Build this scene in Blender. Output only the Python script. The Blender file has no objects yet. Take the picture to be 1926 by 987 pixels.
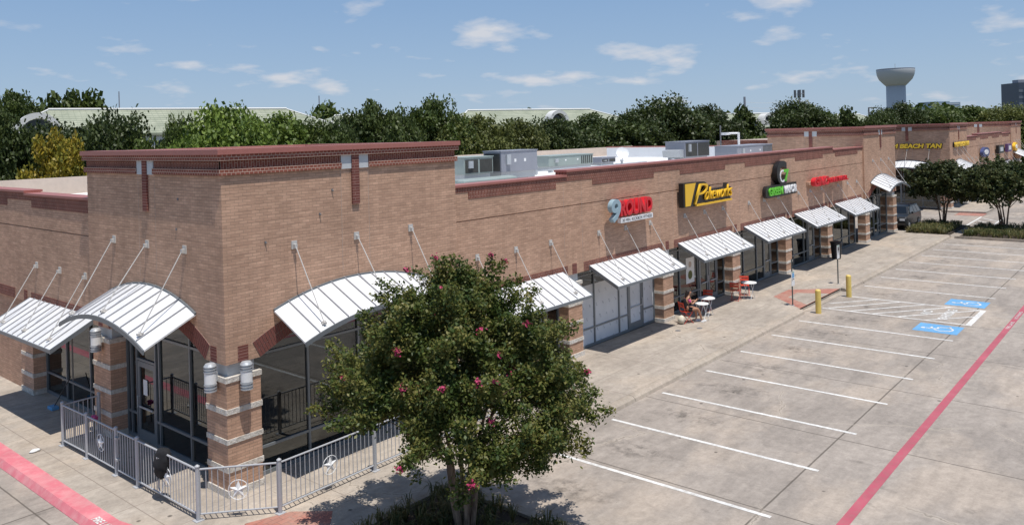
import bpy, bmesh, math, random
import numpy as np
from mathutils import Vector, Matrix, Euler
R = math.radians
scene = bpy.context.scene
COL = scene.collection

# ------------------------------------------------------------------ camera, sky, sun, exposure
CAM = Vector((-9.0951, -15.9829, 7.8689)); YAW = 0.702; ROLL = -0.0269; F_PX = 1500.35
cd = bpy.data.cameras.new("camera"); cam = bpy.data.objects.new("camera", cd); COL.objects.link(cam)
fw = Vector((math.cos(YAW), math.sin(YAW), 0)); rt = Vector((math.sin(YAW), -math.cos(YAW), 0)); up = Vector((0, 0, 1))
r2 = rt*math.cos(ROLL) + up*math.sin(ROLL); u2 = -rt*math.sin(ROLL) + up*math.cos(ROLL)
m = Matrix((r2, u2, -fw)).transposed().to_4x4(); m.translation = CAM
cam.matrix_world = m
cd.sensor_width = 36; cd.lens = 36*F_PX/1926; cd.shift_x = 0; cd.shift_y = (250.43-493.2)/1926
cd.clip_start = .1; cd.clip_end = 9000
scene.camera = cam

SUN = Vector((-.19, -.66, 2.38)).normalized()
EL = math.asin(SUN.z); ROT = math.atan2(SUN.x, SUN.y)
w = bpy.data.worlds.new("World"); scene.world = w; w.use_nodes = True
nt = w.node_tree; N = nt.nodes; L = nt.links; N.clear()
sky = N.new('ShaderNodeTexSky'); sky.sky_type = 'NISHITA'; sky.sun_disc = False
sky.sun_elevation = EL; sky.sun_rotation = ROT; sky.air_density = 1.0; sky.dust_density = .35; sky.ozone_density = 2.5
tc = N.new('ShaderNodeTexCoord'); sp = N.new('ShaderNodeSeparateXYZ'); L.new(tc.outputs['Generated'], sp.inputs[0])
def wm(op, a, b=None, c=None):
    n = N.new('ShaderNodeMath'); n.operation = op
    for i, v in enumerate((a, b, c)):
        if v is None: continue
        if isinstance(v, (int, float)): n.inputs[i].default_value = v
        else: L.new(v, n.inputs[i])
    return n.outputs[0]
zc = wm('MAXIMUM', sp.outputs['Z'], .02); zz = wm('ADD', zc, .22)
cx = wm('DIVIDE', sp.outputs['X'], zz); cy = wm('DIVIDE', sp.outputs['Y'], zz)
cb = N.new('ShaderNodeCombineXYZ'); L.new(cx, cb.inputs[0]); L.new(cy, cb.inputs[1])
n1 = N.new('ShaderNodeTexNoise'); n1.inputs['Scale'].default_value = 3.4; n1.inputs['Detail'].default_value = 6; n1.inputs['Roughness'].default_value = .5
L.new(cb.outputs[0], n1.inputs['Vector'])
n2 = N.new('ShaderNodeTexNoise'); n2.inputs['Scale'].default_value = .8; n2.inputs['Detail'].default_value = 2; L.new(cb.outputs[0], n2.inputs['Vector'])
s_ = wm('ADD', n1.outputs['Fac'], wm('MULTIPLY', n2.outputs['Fac'], .35))
mr = N.new('ShaderNodeMapRange'); mr.inputs['From Min'].default_value = .745; mr.inputs['From Max'].default_value = .89; mr.inputs['To Max'].default_value = .85
L.new(s_, mr.inputs['Value'])
mx = N.new('ShaderNodeMix'); mx.data_type = 'RGBA'; L.new(mr.outputs[0], mx.inputs['Factor'])
# deeper blue of the dry summer air over the green-white nishita gradient
tint = N.new('ShaderNodeMix'); tint.data_type = 'RGBA'; tint.blend_type = 'MULTIPLY'; tint.inputs['Factor'].default_value = 1
tint.blend_type = 'MIX'; tint.inputs['Factor'].default_value = .8
L.new(sky.outputs[0], tint.inputs['A'])
rp = N.new('ShaderNodeValToRGB'); L.new(sp.outputs['Z'], rp.inputs[0]); L.new(rp.outputs[0], tint.inputs['B'])
K_ = 1/.11
for e_, c_ in zip((rp.color_ramp.elements[0], rp.color_ramp.elements[1]), ((0.0, (.40, .54, .73)), (.6, (.16, .30, .58)))): e_.position = c_[0]; e_.color = (*[v*K_ for v in c_[1]], 1)
e_ = rp.color_ramp.elements.new(.16); e_.color = (.275*K_, .435*K_, .69*K_, 1)
L.new(tint.outputs['Result'], mx.inputs['A']); mx.inputs['B'].default_value = (6.6, 6.7, 7.1, 1)
bg = N.new('ShaderNodeBackground'); bg.inputs['Strength'].default_value = .11
L.new(mx.outputs['Result'], bg.inputs['Color'])
ow = N.new('ShaderNodeOutputWorld'); L.new(bg.outputs[0], ow.inputs[0])

sd = bpy.data.lights.new("sun", 'SUN'); so = bpy.data.objects.new("sun", sd); COL.objects.link(so)
sd.energy = 4.9; sd.angle = R(.53); sd.color = (1, .955, .89)
so.rotation_euler = SUN.to_track_quat('Z', 'Y').to_euler()
scene.view_settings.view_transform = 'Standard'; scene.view_settings.look = 'None'
scene.view_settings.exposure = -.1; scene.view_settings.gamma = 1; scene.view_settings.use_curve_mapping = False
scene.cycles.max_bounces = 6; scene.cycles.transparent_max_bounces = 12

# ------------------------------------------------------------------ material helpers
def newmat(name):
    m = bpy.data.materials.new(name); m.use_nodes = True
    t = m.node_tree; b = t.nodes['Principled BSDF']
    return m, t, b
def lnk(t, a, b): t.links.new(a, b)
def node(t, ty, **kw):
    n = t.nodes.new(ty)
    for k, v in kw.items():
        if k in n.inputs.keys(): n.inputs[k].default_value = v
        else: setattr(n, k, v)
    return n
def mth(t, op, a, b=None, c=None):
    n = t.nodes.new('ShaderNodeMath'); n.operation = op
    for i, v in enumerate((a, b, c)):
        if v is None: continue
        if isinstance(v, (int, float)): n.inputs[i].default_value = v
        else: t.links.new(v, n.inputs[i])
    return n.outputs[0]
def mixc(t, f, a, b, mode='MIX'):
    n = t.nodes.new('ShaderNodeMix'); n.data_type = 'RGBA'; n.blend_type = mode
    for k, v in (('Factor', f), ('A', a), ('B', b)):
        if isinstance(v, (int, float)): n.inputs[k].default_value = v
        elif isinstance(v, tuple): n.inputs[k].default_value = (*v, 1) if len(v) == 3 else v
        else: t.links.new(v, n.inputs[k])
    return n.outputs['Result']
def noise(t, scale, detail=4, rough=.55, vec=None):
    n = node(t, 'ShaderNodeTexNoise', Scale=scale, Detail=detail, Roughness=rough)
    if vec is not None: t.links.new(vec, n.inputs['Vector'])
    return n.outputs['Fac']
def rng(t, v, a, b, c=0., d=1.):
    n = t.nodes.new('ShaderNodeMapRange'); n.inputs['From Min'].default_value = a; n.inputs['From Max'].default_value = b
    n.inputs['To Min'].default_value = c; n.inputs['To Max'].default_value = d; t.links.new(v, n.inputs['Value']); return n.outputs[0]
def pos(t): return t.nodes.new('ShaderNodeNewGeometry').outputs['Position']
def bump(t, b, h, s=.3, d=.02):
    n = node(t, 'ShaderNodeBump', Strength=s, Distance=d); t.links.new(h, n.inputs['Height']); t.links.new(n.outputs[0], b.inputs['Normal'])
def plain(name, col, rough=.6, var=.12, scale=3., metal=0., spec=.5):
    m, t, b = newmat(name); b.inputs['Roughness'].default_value = rough; b.inputs['Metallic'].default_value = metal
    b.inputs['Specular IOR Level'].default_value = spec
    p = pos(t); f = noise(t, scale, 5, .6, p); f2 = noise(t, scale*9, 3, .6, p)
    g = mth(t, 'ADD', mth(t, 'MULTIPLY', f, .65), mth(t, 'MULTIPLY', f2, .35))
    k = rng(t, g, .3, .7, 1-var, 1+var)
    c = mixc(t, 1., col, (1, 1, 1), 'MULTIPLY'); n = t.nodes.new('ShaderNodeVectorMath'); n.operation = 'SCALE'
    t.links.new(c, n.inputs[0]); t.links.new(k, n.inputs['Scale']); t.links.new(n.outputs[0], b.inputs['Base Color'])
    return m
def facing_uv(t):
    g = t.nodes.new('ShaderNodeNewGeometry'); sN = node(t, 'ShaderNodeSeparateXYZ'); sP = node(t, 'ShaderNodeSeparateXYZ')
    t.links.new(g.outputs['True Normal'], sN.inputs[0]); t.links.new(g.outputs['Position'], sP.inputs[0])
    f = mth(t, 'GREATER_THAN', mth(t, 'ABSOLUTE', sN.outputs[0]), mth(t, 'ABSOLUTE', sN.outputs[1]))
    u = mth(t, 'ADD', mth(t, 'MULTIPLY', sP.outputs[1], f), mth(t, 'MULTIPLY', sP.outputs[0], mth(t, 'SUBTRACT', 1., f)))
    return u, sP.outputs[2], g.outputs['Position']
def brick(name, c1, c2, mort, bw=.205, bh=.0677, ms=.0048, soldier=False, stains=True, offs=.5):
    m, t, b = newmat(name); u, z, P = facing_uv(t); c = node(t, 'ShaderNodeCombineXYZ')
    if soldier: t.links.new(z, c.inputs[0]); t.links.new(u, c.inputs[1])
    else: t.links.new(u, c.inputs[0]); t.links.new(z, c.inputs[1])
    br = t.nodes.new('ShaderNodeTexBrick'); t.links.new(c.outputs[0], br.inputs['Vector'])
    br.offset = offs; br.inputs['Scale'].default_value = 1; br.inputs['Brick Width'].default_value = bw; br.inputs['Row Height'].default_value = bh
    br.inputs['Mortar Size'].default_value = ms; br.inputs['Mortar Smooth'].default_value = .3; br.inputs['Bias'].default_value = 0
    br.inputs['Color1'].default_value = (*c1, 1); br.inputs['Color2'].default_value = (*c2, 1); br.inputs['Mortar'].default_value = (*mort, 1)
    col = br.outputs['Color']
    # course-to-course tone, blotches and vertical weathering runs
    mp = node(t, 'ShaderNodeVectorMath', operation='MULTIPLY'); t.links.new(c.outputs[0], mp.inputs[0])
    mp.inputs[1].default_value = (1.5, 15, 1) if not soldier else (3, 3, 1)
    k = rng(t, noise(t, 1.0, 4, .6, mp.outputs[0]), .3, .72, .80, 1.15)
    k2 = rng(t, noise(t, .55, 5, .6, P), .3, .7, .86, 1.12)
    k = mth(t, 'MULTIPLY', k, k2)
    if stains:
        mv = node(t, 'ShaderNodeVectorMath', operation='MULTIPLY'); t.links.new(c.outputs[0], mv.inputs[0]); mv.inputs[1].default_value = (4.5, .35, 1)
        k = mth(t, 'MULTIPLY', k, rng(t, noise(t, 1., 3, .5, mv.outputs[0]), .3, .7, .93, 1.05))
    s = node(t, 'ShaderNodeVectorMath', operation='SCALE'); t.links.new(col, s.inputs[0]); t.links.new(k, s.inputs['Scale'])
    t.links.new(s.outputs[0], b.inputs['Base Color']); b.inputs['Roughness'].default_value = .88; b.inputs['Specular IOR Level'].default_value = .25
    bump(t, b, mth(t, 'MULTIPLY', br.outputs['Fac'], -1.), .5, .006)
    return m

M = {}
M['brick'] = brick('tan_brick', (.585, .368, .255), (.475, .292, .20), (.355, .235, .165), ms=.0058)  # mortar colour darkened to paint in the shadow of the joints
M['brick_dark'] = brick('dark_red_brick', (.215, .075, .052), (.175, .058, .042), (.42, .29, .23), soldier=True, stains=False, ms=.006)
M['brick_row'] = brick('dark_red_header_rows', (.27, .088, .06), (.22, .07, .048), (.56, .42, .34), bw=.11, bh=.0677, ms=.006, stains=False)
M['strip_brick'] = brick('dark_red_stacked', (.20, .07, .055), (.16, .055, .045), (.36, .22, .18), bw=.6, bh=.0677, ms=.006, stains=False)
M['mortar'] = plain('pale_mortar', (.42, .32, .26), .9)
M['voussoir'] = plain('arch_brick', (.18, .062, .05), .85, .2, 12)
M['stone'] = None
def stone():
    m, t, b = newmat('rough_limestone'); P = pos(t); f = noise(t, 9, 6, .65, P)
    c = mixc(t, rng(t, f, .3, .7), (.50, .45, .38), (.78, .74, .68)); lnk(t, c, b.inputs['Base Color']); b.inputs['Roughness'].default_value = .95
    bump(t, b, noise(t, 14, 5, .7, P), 1., .05); return m
M['stone'] = stone()
M['coping'] = plain('red_metal_coping', (.36, .135, .11), .45, .1)
M['tan_wall'] = plain('tan_roof_membrane', (.56, .46, .385), .8, .12, .7)
M['roof'] = plain('pale_roof_membrane', (.74, .73, .70), .85, .2, .5)
M['white_membrane'] = plain('white_roof_membrane', (.88, .89, .90), .6, .04, .8)
M['eifs'] = plain('grey_stucco', (.52, .54, .55), .9, .04)
M['canopy'] = plain('white_metal_roofing', (.70, .70, .70), .42, .10, 1.6)
M['seam'] = plain('standing_seam', (.30, .30, .32), .5, .1)  # dark grey paints the shadow lines of the canopy seams into their colour
M['under'] = plain('canopy_frame', (.16, .16, .165), .6, .1)
M['steel'] = plain('galvanised_steel', (.46, .48, .50), .45, .2, 20, metal=.3)
M['rod'] = plain('rod_steel', (.52, .50, .47), .5, .1, 20)
M['alum'] = plain('storefront_aluminium', (.20, .22, .235), .42, .08, 4, metal=.35)
M['alum_light'] = plain('clear_aluminium', (.36, .37, .375), .4, .08, 4, metal=.35)
M['fence'] = plain('silver_painted_fence', (.42, .425, .44), .45, .08, 10)
M['white'] = plain('white_paint', (.78, .78, .77), .45, .04)
M['black'] = plain('black_plastic', (.018, .018, .02), .5, .2)
M['cloth_black'] = plain('black_cloth', (.012, .012, .014), .9, .3, 20)
M['hvac'] = plain('grey_unit_paint', (.26, .27, .31), .5, .08, 2)
M['hvac_green'] = plain('greenish_unit_paint', (.30, .35, .33), .5, .08, 2)
M['coil'] = plain('dark_coil', (.055, .055, .05), .8, .3, 8)
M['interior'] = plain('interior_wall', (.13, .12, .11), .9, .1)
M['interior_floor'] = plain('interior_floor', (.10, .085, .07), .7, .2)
M['wrap'] = None
M['yellow'] = plain('bollard_yellow', (.72, .53, .14), .55, .12, 6)
M['red_chair'] = plain('red_chair_paint', (.55, .055, .025), .45, .08)
M['skin'] = plain('skin', (.40, .20, .12), .55, .06)
M['hair'] = plain('dark_hair', (.022, .014, .012), .6, .3, 30)
M['pink'] = plain('pink_cloth', (.62, .10, .28), .8, .1)
M['sign_red'] = plain('sign_red', (.62, .018, .03), .35, .05)
M['sign_yellow'] = plain('sign_yellow', (.85, .50, .03), .35, .04)
M['sign_lemon'] = plain('sign_lemon', (.85, .56, .05), .35, .04)
M['sign_green'] = plain('sign_green', (.13, .55, .04), .35, .04)
M['sign_black'] = plain('sign_black', (.012, .012, .013), .35, .1)
M['sign_blue'] = plain('sign_steel_blue', (.30, .42, .48), .35, .05)
M['sign_white'] = plain('sign_white', (.82, .82, .82), .35, .03)
M['navy'] = plain('sign_navy', (.05, .07, .2), .4, .05)
M['purple'] = plain('sign_purple', (.12, .06, .17), .4, .05)
M['roof_tile'] = None
M['stucco_white'] = plain('white_stucco', (.68, .67, .64), .85, .05)
M['window_dark'] = plain('dark_window', (.03, .04, .05), .12, .1)
M['tank'] = plain('water_tank_paint', (.48, .49, .50), .55, .04, .05)
M['bark'] = None
M['bed_soil'] = plain('bed_mulch', (.055, .04, .028), .95, .5, 6)

def wrap():
    m, t, b = newmat('window_wrap'); P = pos(t); u, z, _ = facing_uv(t)
    # printed sheathing wrap with faint repeated dark marks
    du = mth(t, 'ABSOLUTE', mth(t, 'SUBTRACT', mth(t, 'FRACT', mth(t, 'DIVIDE', mth(t, 'ADD', u, mth(t, 'MULTIPLY', z, .5)), .42)), .5))
    dz = mth(t, 'ABSOLUTE', mth(t, 'SUBTRACT', mth(t, 'FRACT', mth(t, 'DIVIDE', z, .45)), .5))
    msk = mth(t, 'MULTIPLY', mth(t, 'LESS_THAN', du, .09), mth(t, 'LESS_THAN', dz, .14))
    msk = mth(t, 'MULTIPLY', msk, rng(t, noise(t, 30, 2, .5, P), .45, .55))
    base = mixc(t, rng(t, noise(t, 1.2, 3, .5, P), .3, .7), (.55, .57, .60), (.68, .70, .73))
    lnk(t, mixc(t, mth(t, 'MULTIPLY', msk, .6), base, (.2, .22, .27)), b.inputs['Base Color']); b.inputs['Roughness'].default_value = .6; return m
M['wrap'] = wrap()
def tile():
    m, t, b = newmat('pale_green_roof_tile'); P = pos(t); s = node(t, 'ShaderNodeSeparateXYZ'); lnk(t, P, s.inputs[0])
    rows = mth(t, 'FRACT', mth(t, 'DIVIDE', s.outputs[2], .24)); cols = mth(t, 'FRACT', mth(t, 'DIVIDE', mth(t, 'SUBTRACT', s.outputs[0], mth(t, 'MULTIPLY', s.outputs[1], .27)), .6))
    dk = mth(t, 'MAXIMUM', mth(t, 'LESS_THAN', rows, .28), mth(t, 'MULTIPLY', mth(t, 'LESS_THAN', cols, .16), .5))
    base = mixc(t, rng(t, noise(t, .6, 4, .6, P), .3, .7), (.25, .27, .19), (.38, .39, .29))
    lnk(t, mixc(t, mth(t, 'MULTIPLY', dk, .55), base, (.12, .15, .10)), b.inputs['Base Color']); b.inputs['Roughness'].default_value = .7; return m
M['roof_tile'] = tile()
def bark():
    m, t, b = newmat('peeling_bark'); P = pos(t); mv = node(t, 'ShaderNodeVectorMath', operation='MULTIPLY'); lnk(t, P, mv.inputs[0]); mv.inputs[1].default_value = (14, 14, 3)
    f = noise(t, 1, 5, .6, mv.outputs[0]); lnk(t, mixc(t, rng(t, f, .35, .65), (.10, .065, .045), (.30, .21, .15)), b.inputs['Base Color'])
    b.inputs['Roughness'].default_value = .85; bump(t, b, f, .6, .02); return m
M['bark'] = bark()
def glass():
    m, t, b = newmat('tinted_glass'); t.nodes.remove(b)
    out = t.nodes['Material Output']; tr = node(t, 'ShaderNodeBsdfTransparent'); tr.inputs[0].default_value = (.30, .31, .30, 1)
    gl = node(t, 'ShaderNodeBsdfGlossy', Roughness=.015); gl.inputs[0].default_value = (.78, .82, .84, 1)
    fr = node(t, 'ShaderNodeFresnel', IOR=1.55); f = mth(t, 'ADD', mth(t, 'MULTIPLY', fr.outputs[0], 1.1), .055)
    mxs = node(t, 'ShaderNodeMixShader'); lnk(t, f, mxs.inputs[0]); lnk(t, tr.outputs[0], mxs.inputs[1]); lnk(t, gl.outputs[0], mxs.inputs[2])
    lnk(t, mxs.outputs[0], out.inputs[0]); return m
M['glass'] = glass()
def carglass(): 
    m, t, b = newmat('car_glass'); b.inputs['Base Color'].default_value = (.008, .01, .012, 1); b.inputs['Roughness'].default_value = .04; return m
M['car_glass'] = carglass()
m_, t_, b_ = newmat('car_paint'); b_.inputs['Base Color'].default_value = (.012, .014, .016, 1); b_.inputs['Roughness'].default_value = .42; b_.inputs['Coat Weight'].default_value = .25; M['car_paint'] = m_

def concrete(name, c1, c2, jx=None, jy=None, stain=.5, stall=False, joint=(.10, .085, .07), warm=(.425, .355, .29)):
    """poured concrete: broad tone patches, warm dust, oil spots, tooled joints and hairline cracks"""
    m, t, b = newmat(name); P = pos(t); s = node(t, 'ShaderNodeSeparateXYZ'); lnk(t, P, s.inputs[0]); X, Y = s.outputs[0], s.outputs[1]
    base = mixc(t, rng(t, noise(t, .35, 6, .62, P), .33, .67), c1, c2)
    base = mixc(t, rng(t, noise(t, .22, 5, .6, mth_vec(t, P, (1.0, 1.6, 1), (7, 3, 0))), .50, .62, 0, .7), base, warm)
    st = node(t, 'ShaderNodeVectorMath', operation='MULTIPLY'); lnk(t, P, st.inputs[0]); st.inputs[1].default_value = (.5, 2.2, 1)
    k = rng(t, noise(t, 1.1, 7, .7, st.outputs[0]), .3, .7, .84, 1.14)
    k = mth(t, 'MULTIPLY', k, rng(t, noise(t, 16, 4, .7, P), .3, .7, .93, 1.07))
    k = mth(t, 'MULTIPLY', k, rng(t, noise(t, 95, 2, .6, P), .3, .7, .93, 1.06))
    spots = rng(t, noise(t, 1.3, 6, .65, mth_vec(t, P, (1.5, 1, 1), (13, 5, 0))), .60, .74, 1., 1-stain*.6)
    k = mth(t, 'MULTIPLY', k, spots)
    vo = node(t, 'ShaderNodeTexVoronoi', Scale=2.3); lnk(t, P, vo.inputs['Vector'])
    k = mth(t, 'MULTIPLY', k, rng(t, vo.outputs['Distance'], .018, .035, .55, 1.))
    k = mth(t, 'MULTIPLY', k, rng(t, noise(t, 4.2, 8, .75, P), .34, .66, .84, 1.13))
    speck = node(t, 'ShaderNodeTexVoronoi', Scale=.95); lnk(t, mth_vec(t, P, (1, 1, 1), (3.3, 8.1, 0)), speck.inputs['Vector'])
    k = mth(t, 'MULTIPLY', k, rng(t, speck.outputs['Distance'], .035, .06, .35, 1.))
    if stall:
        sx_ = mth(t, 'ABSOLUTE', mth(t, 'SUBTRACT', mth(t, 'FRACT', mth(t, 'DIVIDE', mth(t, 'SUBTRACT', X, 6.42), 2.74)), .5))
        sy_ = mth(t, 'ABSOLUTE', mth(t, 'ADD', Y, 5.4))
        e_ = mth(t, 'ADD', mth(t, 'MULTIPLY', sx_, 5.), mth(t, 'MULTIPLY', sy_, .75))
        oil = mth(t, 'MULTIPLY', rng(t, e_, .2, 1.5, 1., 0.), rng(t, noise(t, 2.6, 7, .7, P), .46, .62))
        k = mth(t, 'MULTIPLY', k, mth(t, 'SUBTRACT', 1., mth(t, 'MULTIPLY', oil, .55)))
    sc = node(t, 'ShaderNodeVectorMath', operation='SCALE'); lnk(t, base, sc.inputs[0]); lnk(t, k, sc.inputs['Scale']); col = sc.outputs[0]
    wob = mth(t, 'MULTIPLY', mth(t, 'SUBTRACT', noise(t, 3, 2, .5, P), .5), .015)
    def line(c, o, d, wdt):
        v = mth(t, 'ADD', mth(t, 'SUBTRACT', c, o), wob); f = mth(t, 'ABSOLUTE', mth(t, 'SUBTRACT', mth(t, 'FRACT', mth(t, 'ADD', mth(t, 'DIVIDE', v, d), .5)), .5))
        return rng(t, mth(t, 'MULTIPLY', f, d), wdt*.6, wdt, 1., 0.)
    for spec, c in ((jx, X), (jy, Y)):
        if spec: col = mixc(t, mth(t, 'MULTIPLY', line(c, *spec), .8), col, joint)
    # cracks: few, pale-edged, wandering
    dv = node(t, 'ShaderNodeVectorMath', operation='ADD'); lnk(t, P, dv.inputs[0])
    nn = node(t, 'ShaderNodeTexNoise', Scale=.9, Detail=5); lnk(t, P, nn.inputs['Vector']); lnk(t, nn.outputs['Color'], dv.inputs[1])
    ve = node(t, 'ShaderNodeTexVoronoi', feature='DISTANCE_TO_EDGE', Scale=.17); lnk(t, dv.outputs[0], ve.inputs['Vector'])
    cm = mth(t, 'MULTIPLY', rng(t, ve.outputs['Distance'], .0012, .0028, 1., 0.), rng(t, noise(t, .2, 2, .5, P), .48, .56))
    ch = mth(t, 'MULTIPLY', rng(t, ve.outputs['Distance'], .004, .012, 1., 0.), rng(t, noise(t, .2, 2, .5, P), .48, .56))
    col = mixc(t, mth(t, 'MULTIPLY', ch, .35), col, (.52, .45, .37)); col = mixc(t, mth(t, 'MULTIPLY', cm, .5), col, (.13, .11, .09))
    lnk(t, col, b.inputs['Base Color']); b.inputs['Roughness'].default_value = .9; b.inputs['Specular IOR Level'].default_value = .2
    bump(t, b, noise(t, 60, 4, .7, P), .25, .004); return m
def mth_vec(t, P, sc, off):
    a = node(t, 'ShaderNodeVectorMath', operation='MULTIPLY_ADD'); lnk(t, P, a.inputs[0]); a.inputs[1].default_value = sc; a.inputs[2].default_value = off; return a.outputs[0]
M['lot'] = concrete('lot_concrete', (.275, .240, .208), (.362, .315, .272), jx=(6.62, 4.7, .022), jy=(-9.15, 6.1, .026), stain=.6, stall=True)
M['walk'] = concrete('sidewalk_concrete', (.33, .285, .24), (.43, .375, .315), jx=(1.6, 3.05, .014), jy=(-1.9, 1.6, .012), stain=.35, joint=(.22, .18, .15), warm=(.46, .38, .30))
M['kerb'] = concrete('kerb_concrete', (.33, .28, .23), (.42, .36, .29), jx=(1.6, 3.05, .014), stain=.4)
def worn(name, col, under, amt=.45, sc=7):
    m, t, b = newmat(name); P = pos(t); f = rng(t, noise(t, sc, 7, .7, P), .42, .62)
    g = rng(t, noise(t, 1.2, 3, .5, P), .3, .7, .85, 1.1)
    c = mixc(t, mth(t, 'MULTIPLY', f, amt), col, under); s = node(t, 'ShaderNodeVectorMath', operation='SCALE'); lnk(t, c, s.inputs[0]); lnk(t, g, s.inputs['Scale'])
    lnk(t, s.outputs[0], b.inputs['Base Color']); b.inputs['Roughness'].default_value = .8; return m
M['line_white'] = worn('worn_white_line', (.74, .73, .70), (.36, .32, .27), .5, 9)
M['line_red'] = worn('worn_red_line', (.43, .085, .12), (.34, .14, .14), .5, 6)
M['kerb_red'] = worn('faded_red_kerb', (.62, .17, .20), (.64, .30, .30), .7, 3)
M['line_blue'] = worn('accessible_blue', (.10, .34, .62), (.32, .36, .38), .4, 8)
M['paver'] = brick('red_pavers', (.42, .15, .10), (.34, .11, .075), (.35, .22, .17), bw=.22, bh=.11, ms=.006, stains=False)
def flatbrick():
    m, t, b = newmat('red_ramp_pavers'); P = pos(t); br = t.nodes.new('ShaderNodeTexBrick'); lnk(t, P, br.inputs['Vector']); br.inputs['Scale'].default_value = 1
    br.inputs['Brick Width'].default_value = .3; br.inputs['Row Height'].default_value = .15; br.inputs['Mortar Size'].default_value = .008
    br.inputs['Color1'].default_value = (.42, .17, .125, 1); br.inputs['Color2'].default_value = (.35, .135, .10, 1); br.inputs['Mortar'].default_value = (.22, .10, .08, 1)
    c = mixc(t, rng(t, noise(t, 1.5, 5, .6, P), .4, .7, 0, .6), br.outputs['Color'], (.42, .32, .25)); lnk(t, c, b.inputs['Base Color']); b.inputs['Roughness'].default_value = .9; return m
M['paver'] = flatbrick()
def ground():
    m, t, b = newmat('ground_far'); P = pos(t); f = noise(t, .02, 6, .6, P)
    lnk(t, mixc(t, rng(t, f, .35, .6), (.05, .07, .025), (.16, .14, .10)), b.inputs['Base Color']); b.inputs['Roughness'].default_value = .95; return m
M['ground'] = ground()
def leaf(name, a, b2, c3=None, tip=.3, trans=.25, cs=1.2):
    m, t, b = newmat(name); g = t.nodes.new('ShaderNodeNewGeometry'); oi = t.nodes.new('ShaderNodeObjectInfo')
    f = g.outputs['Random Per Island']; cl = rng(t, noise(t, cs, 3, .6, g.outputs['Position']), .35, .65)
    col = mixc(t, mth(t, 'ADD', mth(t, 'MULTIPLY', f, .6), mth(t, 'MULTIPLY', cl, .4)), a, b2)
    if c3: col = mixc(t, mth(t, 'MULTIPLY', mth(t, 'MULTIPLY', mth(t, 'GREATER_THAN', f, .35), cl), tip), col, c3)
    k = rng(t, oi.outputs['Random'], 0, 1, .8, 1.2); s = node(t, 'ShaderNodeVectorMath', operation='SCALE'); lnk(t, col, s.inputs[0]); lnk(t, k, s.inputs['Scale'])
    lnk(t, s.outputs[0], b.inputs['Base Color']); b.inputs['Roughness'].default_value = .5; b.inputs['Specular IOR Level'].default_value = .35
    out = t.nodes['Material Output']; tl = node(t, 'ShaderNodeBsdfTranslucent'); lnk(t, s.outputs[0], tl.inputs[0])
    mxs = node(t, 'ShaderNodeMixShader'); mxs.inputs[0].default_value = trans; lnk(t, b.outputs[0], mxs.inputs[1]); lnk(t, tl.outputs[0], mxs.inputs[2]); lnk(t, mxs.outputs[0], out.inputs[0])
    return m
M['leaf_dark'] = leaf('dark_oak_leaves', (.026, .042, .011), (.085, .112, .028), cs=.35)
M['leaf_mid'] = leaf('green_leaves', (.034, .058, .011), (.125, .165, .034), cs=.35)
M['leaf_bright'] = leaf('bright_leaves', (.065, .11, .018), (.24, .32, .055), cs=.4)
M['leaf_olive'] = leaf('olive_leaves', (.055, .075, .018), (.18, .19, .05), cs=.4)
M['leaf_yellow'] = leaf('yellow_leaves', (.12, .14, .02), (.42, .33, .03), (.30, .13, .03), cs=.8)
M['leaf_crape'] = leaf('crape_leaves', (.030, .060, .013), (.15, .20, .045), (.34, .25, .08), tip=.5, cs=1.7, trans=.35)
M['leaf_crape_far'] = leaf('crape_leaves_far', (.034, .055, .018), (.105, .13, .042), (.15, .12, .045), tip=.4, cs=1.4)
M['grass'] = leaf('ornamental_grass', (.030, .055, .014), (.15, .15, .05), (.26, .20, .09), tip=.6, cs=1.5)
M['flower'] = plain('pink_blossom', (.42, .035, .11), .7, .3, 30)

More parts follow.
